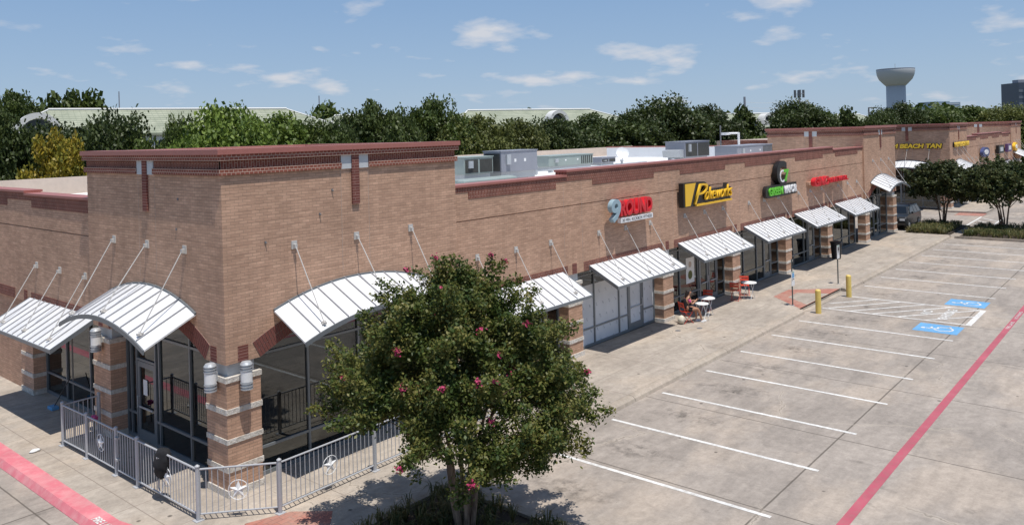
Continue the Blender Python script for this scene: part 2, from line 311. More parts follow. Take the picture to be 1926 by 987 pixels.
# ------------------------------------------------------------------ mesh helpers
class MB:
    """collects boxes, prisms and tubes; build() links them as ONE mesh object"""
    def __init__(s, T=None): s.v = []; s.f = []; s.T = T
    def add(s, vs, fs):
        n = len(s.v)
        s.v += [tuple(s.T(*p)) if s.T else tuple(p) for p in vs]; s.f += [tuple(i+n for i in f) for f in fs]
    def box(s, a0, a1, b0, b1, c0, c1):
        s.add([(a0,b0,c0),(a1,b0,c0),(a1,b1,c0),(a0,b1,c0),(a0,b0,c1),(a1,b0,c1),(a1,b1,c1),(a0,b1,c1)],
              [(0,3,2,1),(4,5,6,7),(0,1,5,4),(1,2,6,5),(2,3,7,6),(3,0,4,7)])
    def prism(s, pts, o0, o1):          # polygon in (u, z), extruded along o
        n = len(pts); s.add([(u, o0, z) for u, z in pts] + [(u, o1, z) for u, z in pts],
              [tuple(range(n-1, -1, -1)), tuple(range(n, 2*n))] + [(i, (i+1) % n, n+(i+1) % n, n+i) for i in range(n)])
    def slab(s, pts, z0, z1):           # polygon in plan
        n = len(pts); s.add([(x, y, z0) for x, y in pts] + [(x, y, z1) for x, y in pts],
              [tuple(range(n-1, -1, -1)), tuple(range(n, 2*n))] + [(i, (i+1) % n, n+(i+1) % n, n+i) for i in range(n)])
    def hexa(s, p8): s.add(p8, [(0,3,2,1),(4,5,6,7),(0,1,5,4),(1,2,6,5),(2,3,7,6),(3,0,4,7)])
    def tube(s, p, q, r, r2=None, n=8):
        if r2 is None: r2 = r
        if s.T: p = s.T(*p); q = s.T(*q)
        T = s.T; s.T = None
        p = Vector(p); q = Vector(q); d = (q-p).normalized(); a = d.orthogonal().normalized(); b = d.cross(a)
        vs = [p+(a*math.cos(k*2*math.pi/n)+b*math.sin(k*2*math.pi/n))*r for k in range(n)] + [q+(a*math.cos(k*2*math.pi/n)+b*math.sin(k*2*math.pi/n))*r2 for k in range(n)]
        s.add(vs, [(k, (k+1) % n, n+(k+1) % n, n+k) for k in range(n)] + [tuple(range(n-1, -1, -1)), tuple(range(n, 2*n))]); s.T = T
    def path(s, pts, r, n=6):
        for i in range(len(pts)-1): s.tube(pts[i], pts[i+1], r if not isinstance(r, (list, tuple)) else r[i], None if not isinstance(r, (list, tuple)) else r[i+1], n)
    def lathe(s, c, prof, n=20):
        x, y, z = c; k = len(prof); vs = [(x+r*math.cos(i*2*math.pi/n), y+r*math.sin(i*2*math.pi/n), z+h) for r, h in prof for i in range(n)]
        s.add(vs, [(j*n+i, j*n+(i+1) % n, (j+1)*n+(i+1) % n, (j+1)*n+i) for j in range(k-1) for i in range(n)] + [tuple(range(n-1, -1, -1)), tuple((k-1)*n+i for i in range(n))])
    def build(s, name, mat, parent=None, bevel=0, smooth=False):
        me = bpy.data.meshes.new(name); me.from_pydata(s.v, [], s.f); bm = bmesh.new(); bm.from_mesh(me)
        bmesh.ops.recalc_face_normals(bm, faces=bm.faces)
        if bevel: 
            bmesh.ops.remove_doubles(bm, verts=bm.verts, dist=1e-5)
            bmesh.ops.bevel(bm, geom=[e for e in bm.edges if len(e.link_faces) == 2 and e.calc_face_angle(0) > .5], offset=bevel, segments=2, affect='EDGES', profile=.5, clamp_overlap=True)
        bm.to_mesh(me); bm.free(); me.materials.append(mat)
        if smooth: me.shade_smooth()
        o = bpy.data.objects.new(name, me); COL.objects.link(o)
        if parent: o.parent = parent; o.matrix_parent_inverse = parent.matrix_world.inverted()
        return o
def tag(o, label=None, cat=None, group=None, kind=None):
    for k, v in (('label', label), ('category', cat), ('group', group), ('kind', kind)):
        if v: o[k] = v
    return o
def empty(name, loc, label=None, cat=None, group=None, rz=0):
    o = bpy.data.objects.new(name, None); COL.objects.link(o); o.location = loc; o.rotation_euler = (0, 0, rz); o.empty_display_size = .2
    o.matrix_world = Matrix.Translation(Vector(loc)) @ Matrix.Rotation(rz, 4, 'Z')
    return tag(o, label, cat, group)
def copy_tree(o, parent=None):
    c = o.copy(); COL.objects.link(c)
    if parent: c.parent = parent; c.matrix_parent_inverse = o.matrix_parent_inverse
    for ch in list(o.children): copy_tree(ch, c)
    return c
def text_mesh(name, txt, size, T, mat, parent=None, ext=.03, shear=0., bold=0., align='LEFT', space=1., width=None):
    """lettering as a real mesh: T maps (u, v, w) -> world"""
    cu = bpy.data.curves.new('t', 'FONT'); cu.body = txt; cu.size = size; cu.extrude = ext; cu.shear = shear; cu.offset = bold; cu.align_x = align; cu.space_character = space; cu.resolution_u = 4
    ob = bpy.data.objects.new('t', cu); COL.objects.link(ob); dg = bpy.context.evaluated_depsgraph_get(); dg.update()
    me = bpy.data.meshes.new_from_object(ob.evaluated_get(dg)); bpy.data.objects.remove(ob)
    xs = [v.co.x for v in me.vertices]; kx = 1 if width is None else width/(max(xs)-min(xs)); x0 = min(xs) if width is not None else 0
    for v in me.vertices: v.co = Vector(T((v.co.x-x0)*kx, v.co.y, v.co.z))
    me.name = name; me.materials.clear(); me.materials.append(mat)
    bm = bmesh.new(); bm.from_mesh(me); bmesh.ops.recalc_face_normals(bm, faces=bm.faces); bm.to_mesh(me); bm.free()
    o = bpy.data.objects.new(name, me); COL.objects.link(o)
    if parent: o.parent = parent; o.matrix_parent_inverse = parent.matrix_world.inverted()
    return o
def struct(name, mb, mat, **k): o = mb.build(name, mat, **k); o['kind'] = 'structure'; return o
def grid(px, w):                        # plan position of a bearing at a forward distance
    p = CAM + fw*w + rt*((px-963)/F_PX*w); return p.x, p.y
def hz(px): return 250.4-.0269*(px-963)
def zat(px, py, w): return CAM.z + (hz(px)-py)/F_PX*w

# ------------------------------------------------------------------ the setting
g = MB(); g.slab([(-4000, -4000), (4000, -4000), (4000, 4000), (-4000, 4000)], -.3, -.02); struct('ground', g, M['ground'])
g = MB(); g.slab([(-30, -70), (130, -70), (130, 30), (-30, 30)], -.2, 0); struct('parking_lot', g, M['lot'])
W = .15
g = MB(); g.slab([(-1.93, 24), (-1.93, .9), (-1.75, 0), (-1.3, -1.0), (-.9, -1.9), (-1.35, -3.25), (3.2, -3.25), (3.2, -3.36), (51.5, -3.36), (51.5, -.6), (52.4, -.6), (52.4, 24)], .0, W); struct('sidewalk', g, M['walk'])
g = MB()   # rolled kerb along the parking
for x0, x1 in ((3.45, 24.2), (29.6, 51.5)):
    g.prism([(0, 0)], 0, 0) if 0 else None
    g.add([(x0,-3.37,0),(x0,-3.37,W+.002),(x0,-3.52,W-.005),(x0,-3.60,.09),(x0,-3.63,.002),(x1,-3.37,0),(x1,-3.37,W+.002),(x1,-3.52,W-.005),(x1,-3.60,.09),(x1,-3.63,.002)],
          [(0,1,2,3,4),(9,8,7,6,5),(0,5,6,1),(1,6,7,2),(2,7,8,3),(3,8,9,4),(4,9,5,0)])
struct('kerb', g, M['kerb'])
g = MB(); g.slab([(24.2, -3.37), (29.6, -3.37), (28.9, -3.64), (24.9, -3.64)], 0, .022); struct('ramp_lip', g, M['kerb'])
g = MB(); g.slab([(24.35, -3.36), (29.4, -3.36), (27.95, -1.5), (26.1, -1.5)], .1, W+.004); struct('paver_ramp', g, M['paver'])
g = MB(); g.slab([(25.2, -3.34), (28.0, -3.34), (27.4, -2.1), (26.3, -2.1)], .1, W+.008); struct('ramp_landing', g, M['walk'])
# red fire-lane kerb round the left corner
kp = [(-1.93, 24), (-1.93, .9), (-1.75, 0), (-1.3, -1.0), (-.9, -1.9), (-1.35, -3.25)]
def offs(p, d):
    out = []
    for i, (x, y) in enumerate(p):
        a = p[max(i-1, 0)]; b = p[min(i+1, len(p)-1)]; t = Vector((b[0]-a[0], b[1]-a[1])).normalized(); out.append((x+t.y*d, y-t.x*d))
    return out
g = MB(); pa = [(x-.001, y) for x, y in kp[:4]]
for i in range(3):
    for d0, d1, z0, z1 in ((0, .36, W+.003, W-.003), (.36, .46, W-.003, .012)):
        A = offs(pa, d0); B = offs(pa, d1)
        A = [(-1.932-d0, y) if k < 2 else (x-d0*.9, y-d0*.4) for k, (x, y) in enumerate(pa)]; B = [(-1.932-d1, y) if k < 2 else (x-d1*.9, y-d1*.4) for k, (x, y) in enumerate(pa)]
        g.hexa([(*A[i], -.05), (*B[i], -.05), (*B[i+1], -.05), (*A[i+1], -.05), (*A[i], z0), (*B[i], z1), (*B[i+1], z1), (*A[i+1], z0)])
struct('fire_lane_kerb', g, M['kerb_red'])
g = MB(); g.slab([(-1.15, -1.95), (-.42, -1.32), (.45, -1.62), (1.0, -2.3), (.2, -3.2), (-1.0, -3.0)], .1, W+.004); struct('corner_paver_ramp', g, M['paver'])
text_mesh('kerb_lettering', 'FIRE LANE', .23, lambda u, v, w_: (-2.28+v, 1.42-u, .158+w_*.01), M['line_white'], ext=.1, width=.80, bold=.006)['kind'] = 'structure'
text_mesh('kerb_lettering', 'NO PARKING', .23, lambda u, v, w_: (-2.28+v, .42-u, .158+w_*.01), M['line_white'], ext=.1, width=.95, bold=.006)['kind'] = 'structure'
# planting bed at the row end
g = MB()
bx0, bx1, by0, by1 = -1.6, 3.28, -10.5, -3.25
g.box(bx1, bx1+.16, by0, by1+.0, -.05, W+.006); g.box(bx0, bx1, by1-.16, by1, -.05, W+.006); g.box(bx0-.16, bx0, by0, by1-.0, -.05, W+.006); struct('bed_kerb', g, M['kerb'])
g = MB(); g.box(bx0, bx1, by0, by1-.16, -.05, .09); struct('planting_bed', g, M['bed_soil'])
# far planting island
g = MB(); g.box(51.2, 51.36, -3.6, -.62, 0, W+.003); g.box(51.0, 51.16, -16, -3.9, 0, W+.003); g.box(57.6, 57.76, -16, -3.9, 0, W+.003); g.box(57.6, 57.76, -3.6, -.2, 0, W+.003); struct('bed_kerb', g, M['kerb'])
g = MB(); g.box(51.37, 57.59, -3.3, -.62, 0, .12); g.box(51.17, 57.59, -16, -4.1, 0, .12); struct('planting_bed', g, M['bed_soil'])
g = MB(); g.box(52.42, 69.4, -.1, 24, -.02, .006); struct('cross_street', g, M['lot'])
g = MB(); g.box(68.0, 112, -2.9, .5, 0, W); struct('sidewalk', g, M['walk'])
g = MB(); g.box(65.9, 67.98, -3.0, -.9, 0, .012); struct('paver_ramp', g, M['paver'])

# painted markings
Z1 = .005
SX0 = 6.418
lefts = {0: (6.6, -4.0), 1: (9.05, -3.85), 2: (11.9, -3.85), 3: (14.6, -3.9), 4: (17.35, -3.85), 5: (20.15, -3.85), 6: (22.9, -3.87)}
for i in range(-2, 16):
    if i in (7, 8): continue
    x = SX0 + 2.74*i + (.38 if i > 8 else 0); yl = lefts.get(i, (0, -3.86))[1]
    if i < 0: continue
    g = MB(); g.box(x-.052, x+.052, -9.42 if i < 9 else -9.38, yl, .001, Z1); struct('parking_line', g, M['line_white'])
xa, xb = 25.62, 28.62
g = MB()
for x in (xa, xb): g.box(x-.05, x+.05, -9.5, -3.85, .001, Z1)
g.box(xa+.05, xb-.05, -9.5, -9.3, .001, Z1)
for (x0, y0), (x1, y1) in (((26.66, -3.75), (xb-.05, -5.2)), ((25.72, -4.0), (xb-.05, -6.15)), ((xa+.05, -4.95), (xb-.05, -7.15)), ((xa+.05, -5.85), (xb-.05, -8.15)), ((xa+.05, -6.8), (xb-.05, -9.2)), ((xa+.05, -7.85), (27.3, -9.3))):
    g.add([(x0, y0, Z1+.001), (x1, y1, Z1+.001), (x1, y1-.12, Z1+.001), (x0, y0-.12, Z1+.001)], [(0, 1, 2, 3)])
struct('access_aisle_marking', g, M['line_white'])
gtext = lambda x, y, z=.009: (lambda u, v, w_: (x+u, y+v, z+w_))
for s_t, x, y in (('NO', 26.75, -7.78), ('PARKING', 26.15, -8.55)):
    text_mesh('aisle_lettering', s_t, .5, gtext(x, y), M['line_white'], ext=.0, width=.75 if s_t == 'NO' else 2.0, bold=.012)['kind'] = 'structure'
def wheelchair(cx, cy):
    g = MB(); g.box(cx-.68, cx+.68, cy-.76, cy+.76, .001, Z1); struct('accessible_parking_mark', g, M['line_blue'])
    g = MB(); z0, z1 = Z1+.001, Z1+.004
    def seg(p, q, w_=.075):
        p = Vector(p); q = Vector(q); d = (q-p).normalized(); n = Vector((-d.y, d.x))*w_/2
        g.slab([(cx+a.x, cy+a.y) for a in (p+n, q+n, q-n, p-n)], z0, z1)
    g.lathe((cx-.10, cy+.50, z0), [(.085, 0), (.085, .003)], 16)
    seg((-.10, .40), (-.05, .02)); seg((-.08, .24), (.18, .24)); seg((-.05, .02), (.22, .02)); seg((.22, .02), (.32, -.36)); seg((.32, -.36), (.44, -.33))
    pr = [(-.02+.32*math.cos(a), -.18+.32*math.sin(a)) for a in [R(d) for d in range(118, 345, 15)]]
    for a, b in zip(pr, pr[1:]): seg(a, b, .07)
    struct('wheelchair_symbol', g, M['line_white'])
wheelchair(24.45, -8.6); wheelchair(29.75, -8.6)
g = MB(); g.box(-4, 120, -10.76, -10.55, .001, Z1); struct('fire_lane_line', g, M['line_red'])
for x in (25.8,):
    text_mesh('fire_lane_lettering', 'FIRE LANE', .17, gtext(x, -10.72), M['line_white'], ext=0, width=1.3)['kind'] = 'structure'
    text_mesh('fire_lane_lettering', 'NO PARKING', .17, gtext(x+1.9, -10.72), M['line_white'], ext=0, width=1.5)['kind'] = 'structure'
# hatched triangle beyond the island
g = MB()
for (x0, y0), (x1, y1) in (((57.9, -3.1), (65.4, -2.95)), ((57.9, -4.75), (65.4, -4.5)), ((58.6, -4.5), (60.4, -3.2)), ((60.6, -4.5), (62.4, -3.2)), ((62.6, -4.5), (64.4, -3.2)), ((57.95, -10.5), (66, -10.5)), ((57.95, -7.8), (66, -7.8))):
    g.add([(x0, y0, .008), (x1, y1, .008), (x1, y1-.14, .008), (x0, y0-.14, .008)], [(0, 1, 2, 3)])
struct('access_aisle_marking', g, M['line_white'])

# ------------------------------------------------------------------ strip-mall building
class Parts(dict):
    def get_mb(s, key):
        if key not in s: s[key] = MB()
        return s[key]
def frameS(bx, by): return lambda u, o, z: (bx+u, by-o, z)
def frameW(bx, by): return lambda u, o, z: (bx-o, by+u, z)
ARC_D = .69
def arc(u0, u1, z0, rise, n=18, k=0.):
    c = (u1-u0)/2; r = (c*c+rise*rise)/(2*rise); cz = z0+rise-r; th = math.asin(min(1, c/r)); r += k
    return [((u0+u1)/2+r*math.sin(a), cz+r*math.cos(a)) for a in [(-th+2*th*i/n) for i in range(n+1)]]
def canopy_rods(F, us, zb, oend, zend, parent, name='support_rod'):
    for u in us:
        g = MB(F); g.box(u-.075, u+.075, 0, .03, zb-.09, zb+.1); g.box(u-.035, u+.035, .03, .10, zb-.07, zb+.02); g.tube((u, .09, zb-.04), (u, oend, zend+.06), .0125, n=6)
        g.tube((u-.04, oend, zend), (u+.04, oend, zend+.07), .022, n=6); g.box(u-.03, u+.03, oend-.07, oend+.07, zend, zend+.05); g.build(name, M['rod'], parent)
def flat_canopy(F, uc, bld, rods=True):
    u0, u1 = uc-2.405, uc+2.405; D = 1.17; zb, zf = 3.17, 2.545
    g = MB(F); t = .035
    g.hexa([(u0, .01, zb-t), (u1, .01, zb-t), (u1, D, zf-t), (u0, D, zf-t), (u0, .01, zb), (u1, .01, zb), (u1, D, zf), (u0, D, zf)])
    c = g.build('canopy', M['canopy'], bld)
    g = MB(F); n = 12
    for i in range(1, n):
        u = u0+(u1-u0)*i/n
        g.hexa([(u-.012, .01, zb), (u+.012, .01, zb), (u+.012, D, zf), (u-.012, D, zf), (u-.012, .01, zb+.035), (u+.012, .01, zb+.035), (u+.012, D, zf+.035), (u-.012, D, zf+.035)])
    g.build('standing_seams', M['seam'], c)
    g = MB(F); g.box(u0, u1, D+.001, D+.03, zf-.09, zf-.005); 
    for u in (u0, u1): 
        a, b = (u-.03, u) if u == u0 else (u, u+.03)
        g.hexa([(a, .01, zb-.11), (b, .01, zb-.11), (b, D+.03, zf-.11), (a, D+.03, zf-.11), (a, .01, zb+.012), (b, .01, zb+.012), (b, D+.03, zf+.012), (a, D+.03, zf+.012)])
    for u in (u0+.8, uc, u1-.8): g.hexa([(u-.03, .01, zb-.1), (u+.03, .01, zb-.1), (u+.03, D-.03, zf-.1), (u-.03, D-.03, zf-.1), (u-.03, .01, zb-.04), (u+.03, .01, zb-.04), (u+.03, D-.03, zf-.04), (u-.03, D-.03, zf-.04)])
    g.build('canopy_frame', M['alum'], c)
    if rods: canopy_rods(F, (uc-1.78, uc, uc+1.78), 4.23, .98, zf+(zb-zf)*(1-.98/D)+.02, c)
def arch_canopy(F, uc, half, bld):
    D = 1.2; A = arc(uc-half, uc+half, 3.99, .44, 24); drop = .56; n = len(A)
    g = MB(F); th = .04; vs = []
    for o, dz in ((.01, 0), (D, -drop)):
        for u, z in A: vs.append((u, o, z+dz))
    for o, dz in ((.01, -th), (D, -drop-th)):
        for u, z in A: vs.append((u, o, z+dz))
    fs = []
    for i in range(n-1): fs += [(i, i+1, n+i+1, n+i), (2*n+i, 3*n+i, 3*n+i+1, 2*n+i+1), (i, 2*n+i, 2*n+i+1, i+1), (n+i, n+i+1, 3*n+i+1, 3*n+i)]
    fs += [(0, n, 3*n, 2*n), (n-1, 3*n-1, 4*n-1, 2*n-1)]; g.add(vs, fs); c = g.build('arched_canopy', M['canopy'], bld)
    g = MB(F)
    for k in range(2, n-1, 2):
        u, z = A[k] if k < n else A[-1]
        g.hexa([(u-.012, .01, z), (u+.012, .01, z), (u+.012, D, z-drop), (u-.012, D, z-drop), (u-.012, .01, z+.032), (u+.012, .01, z+.032), (u+.012, D, z-drop+.032), (u-.012, D, z-drop+.032)])
    g.build('standing_seams', M['seam'], c)
    g = MB(F)
    for o0, o1, dz in ((D+.001, D+.035, -drop), (.002, .05, .02)):
        for i in range(n-1):
            (ua, za), (ub, zb) = A[i], A[i+1]; za += dz; zb += dz; h = .1 if dz < 0 else .05
            g.hexa([(ua, o0, za-h), (ub, o0, zb-h), (ub, o1, zb-h), (ua, o1, za-h), (ua, o0, za+.004), (ub, o0, zb+.004), (ub, o1, zb+.004), (ua, o1, za+.004)])
    g.build('canopy_frame', M['alum'], c)
    for u in (uc-1.83, uc, uc+1.83):
        zz = np.interp(u, [a[0] for a in A], [a[1] for a in A])-drop*.88
        canopy_rods(F, (u,), 5.4, D*.9, zz+.01, c)
def storefront(F, u0, u1, muls, doors, bld, ztop=3.0, head=2.95, rail=.80, o=-.45, wrapd=False, base=W):
    g = MB(F); fr = .028; d0, d1 = o-.07, o+.04
    g.box(u0, u1, d0, d1, base, base+.09) if not doors else None
    cuts = sorted([u0]+[x for d in doors for x in d]+[u1])
    if doors:
        for a, b in zip(cuts[::2], cuts[1::2]): g.box(a, b, d0, d1, base, base+.09)
    for a, b in zip(cuts[::2], cuts[1::2]):
        if rail: g.box(a, b, d0+.001, d1-.001, rail-fr, rail+fr)
    g.box(u0, u1, d0, d1, head-fr, head+fr)
    for x in [u0+fr, u1-fr]+list(muls)+[x for d in doors for x in d]:
        g.box(x-fr, x+fr, d0-.003, d1+.003, base, ztop)
    for a, b in doors: g.box(a, b, d0, d1, 2.22, 2.22+2*fr)
    s = g.build('storefront_window', M['alum'], bld)
    g = MB(F); gm = M['wrap'] if wrapd else M['glass']
    for a, b in zip(cuts[::2], cuts[1::2]): g.box(a, b, o-.012, o-.004, base+.09, (2.35 if wrapd else ztop+.0))
    for a, b in doors: g.box(a, b, o-.012, o-.004, 2.3, 2.35 if wrapd else ztop)
    g.build('window_pane', gm, s)
    if wrapd: g = MB(F); g.box(u0, u1, o-.012, o-.004, 2.352, ztop); g.build('window_pane', M['glass'], s)
    for a, b in doors:
        leaves = [(a, b)] if b-a < 1.3 else [(a, (a+b)/2), ((a+b)/2, b)]
        for a2, b2 in leaves:
            g = MB(F); o0, o1 = o-.03, o+.03; a3, b3 = a2+fr+.004, b2-fr-.004
            g.box(a3, a3+.11, o0, o1, base+.01, 2.2); g.box(b3-.11, b3, o0, o1, base+.01, 2.2); g.box(a3+.11, b3-.11, o0, o1, base+.01, base+.28); g.box(a3+.11, b3-.11, o0, o1, 2.06, 2.2)
            d = g.build('door', M['alum'], bld)
            g = MB(F); g.box(a3+.11, b3-.11, o-.008, o, base+.28, 2.06); g.build('door_pane', gm, d)
            g = MB(F); g.tube((b3-.07, o1+.05, 1.0), (b3-.07, o1+.05, 1.3), .014); g.tube((b3-.07, o1, 1.02), (b3-.07, o1+.05, 1.02), .01); g.tube((b3-.07, o1, 1.28), (b3-.07, o1+.05, 1.28), .01); g.box(a3+.15, b3-.05, o1, o1+.03, 1.0, 1.04)
            g.build('door_handle', M['steel'], d)
BANDS = ((.68, .80), (1.29, 1.40), (1.93, 2.05), (2.62, 2.735))
rnd = random.Random(5)
def pier(F, u0, u1, o0, o1, bld, blocks=True, faces='both'):
    g = MB(F); g.box(u0, u1, o0, o1, W-.1, 2.73); p = g.build('brick_pier', M['brick'], bld)
    g = MB(F); e = .022
    for z0, z1 in BANDS+((W-.05, .30),):
        ee = e if z0 > .3 else e+.012
        g.box(u0-ee, u1+ee, o0, o1+ee, z0, z1)
    g.build('stone_bands', M['stone'], p)
    g = MB(F); g.box(u0+.1, u1-.1, o0, o1-.1, 2.735, 3.02); g.build('pier_neck', M['eifs'], p)
    if blocks:
        um = (u0+u1)/2; g = MB(F); g.box(um-.125, um+.125, o1-.05, o1+.012, 3.015, 3.36); g.build('accent_brick', M['strip_brick'], p)
    return p
def cornice(F, Wd, uc, B, ends=(True, True), lo=0., lo2=None):
    lo2 = lo if lo2 is None else lo2
    hw = .13
    def segs(): return ((lo, uc-.43), (uc+.43, Wd))
    row = B.get_mb('cornice_rows'); row.T = F; dk = B.get_mb('cornice_band'); dk.T = F; cp = B.get_mb('coping'); cp.T = F; ei = B.get_mb('stucco_block'); ei.T = F; st = B.get_mb('brick_strip'); st.T = F
    e0 = -.06 if ends[0] else 0; e1 = .06 if ends[1] else 0
    for k, (a, b) in enumerate(segs()):
        row.box(a+(e0 if k == 0 else 0), b+(e1 if k == 1 else 0), -.05, .06, 7.12, 7.255); dk.box(a, b, -.05, .008, 7.256, 7.44)
    row.box(lo+e0*1.5, Wd+e1*1.5, -.05, .09, 7.441, 7.572); cp.box(lo2+e0*2.1, Wd+e1*2.1, -.5, .125, 7.573, 7.69)
    st.box(uc-.11, uc+.11, -.05, .055, 6.21, 7.44)
    for s in (-1, 1): ei.box(uc+s*.27-.155, uc+s*.27+.155, -.05, .03, 7.10, 7.44)
    jt = B.get_mb('control_joint'); jt.T = F
    for s in (-1, 1): jt.box(uc+s*.43-.006, uc+s*.43+.006, -.02, .003, 4.6, 7.1)
def arch_ring(F, u0, u1, B):
    c = (u1-u0)/2; rise = .69; r = (c*c+rise*rise)/(2*rise); cz = 3.01+rise-r; uc = (u0+u1)/2; th = math.asin(c/r)
    mo = B.get_mb('arch_mortar'); mo.T = F; vo = B.get_mb('arch_bricks'); vo.T = F
    A = arc(u0, u1, 3.01, rise, 30); Bq = arc(u0, u1, 3.01, rise, 30, .41)
    mo.prism(A+Bq[::-1], -.08, .004)
    n = int(2*th*r/.075)
    for rr in (0, 1):
        ra, rb = r+.006+rr*.205, r+.199+rr*.205
        for i in range(n):
            a0 = -th+2*th*(i+.07)/n; a1 = -th+2*th*(i+.93)/n
            P = [(uc+q*math.sin(a), cz+q*math.cos(a)) for q, a in ((ra, a0), (rb, a0), (rb, a1), (ra, a1))]
            vo.prism(P, -.02, .012)
def tower_face(F, Wd, o_lo, bld, B, lo=0., op=(.85, 6.39), opening=True, uc=None, zlow=3.01):
    uc = uc or Wd/2
    if opening:
        A = arc(op[0], op[1], 3.01, .69, 24); wl = MB(F)
        pts = [(lo, 3.01), (op[0], 3.01)]+A[1:-1]+[(op[1], 3.01), (Wd, 3.01), (Wd, 7.5), (lo, 7.5)]
        if lo >= op[0]: raise ValueError
        wl.prism(pts, -.5, 0); arch_ring(F, op[0], op[1], B)
    else:
        wl = MB(F); wl.box(lo, Wd, -.5, 0, zlow, 7.5)
    wl.build('brick_wall', M['brick'], bld)
def wall_lamp(p, out, bld):
    x, y, z = p; g = MB(); ox, oy = out
    g.lathe((x, y, z), [(.02, .62), (.10, .60), (.135, .55), (.135, .53), (.11, .53), (.11, .50), (.135, .50), (.135, .475), (.11, .475), (.11, .44), (.135, .44), (.135, .415), (.11, .415), (.11, .16), (.135, .16), (.135, .13), (.11, .13), (.11, .09), (.135, .09), (.135, .06), (.11, .06), (.11, .03), (.135, .03), (.135, 0), (.02, 0)], 24)
    l = g.build('wall_lamp', M['steel'], bld)
    g = MB(); g.lathe((x, y, z), [(.125, .17), (.125, .405)], 24); g.build('lamp_glass', M['white'], l)
    g = MB(); g.box(x-.05 if ox == 0 else min(x, x-ox*.15), x+.05 if ox == 0 else max(x, x-ox*.15), y-.05 if oy == 0 else min(y, y-oy*.15), y+.05 if oy == 0 else max(y, y-oy*.15), z+.2, z+.4); g.build('lamp_mount', M['steel'], l)

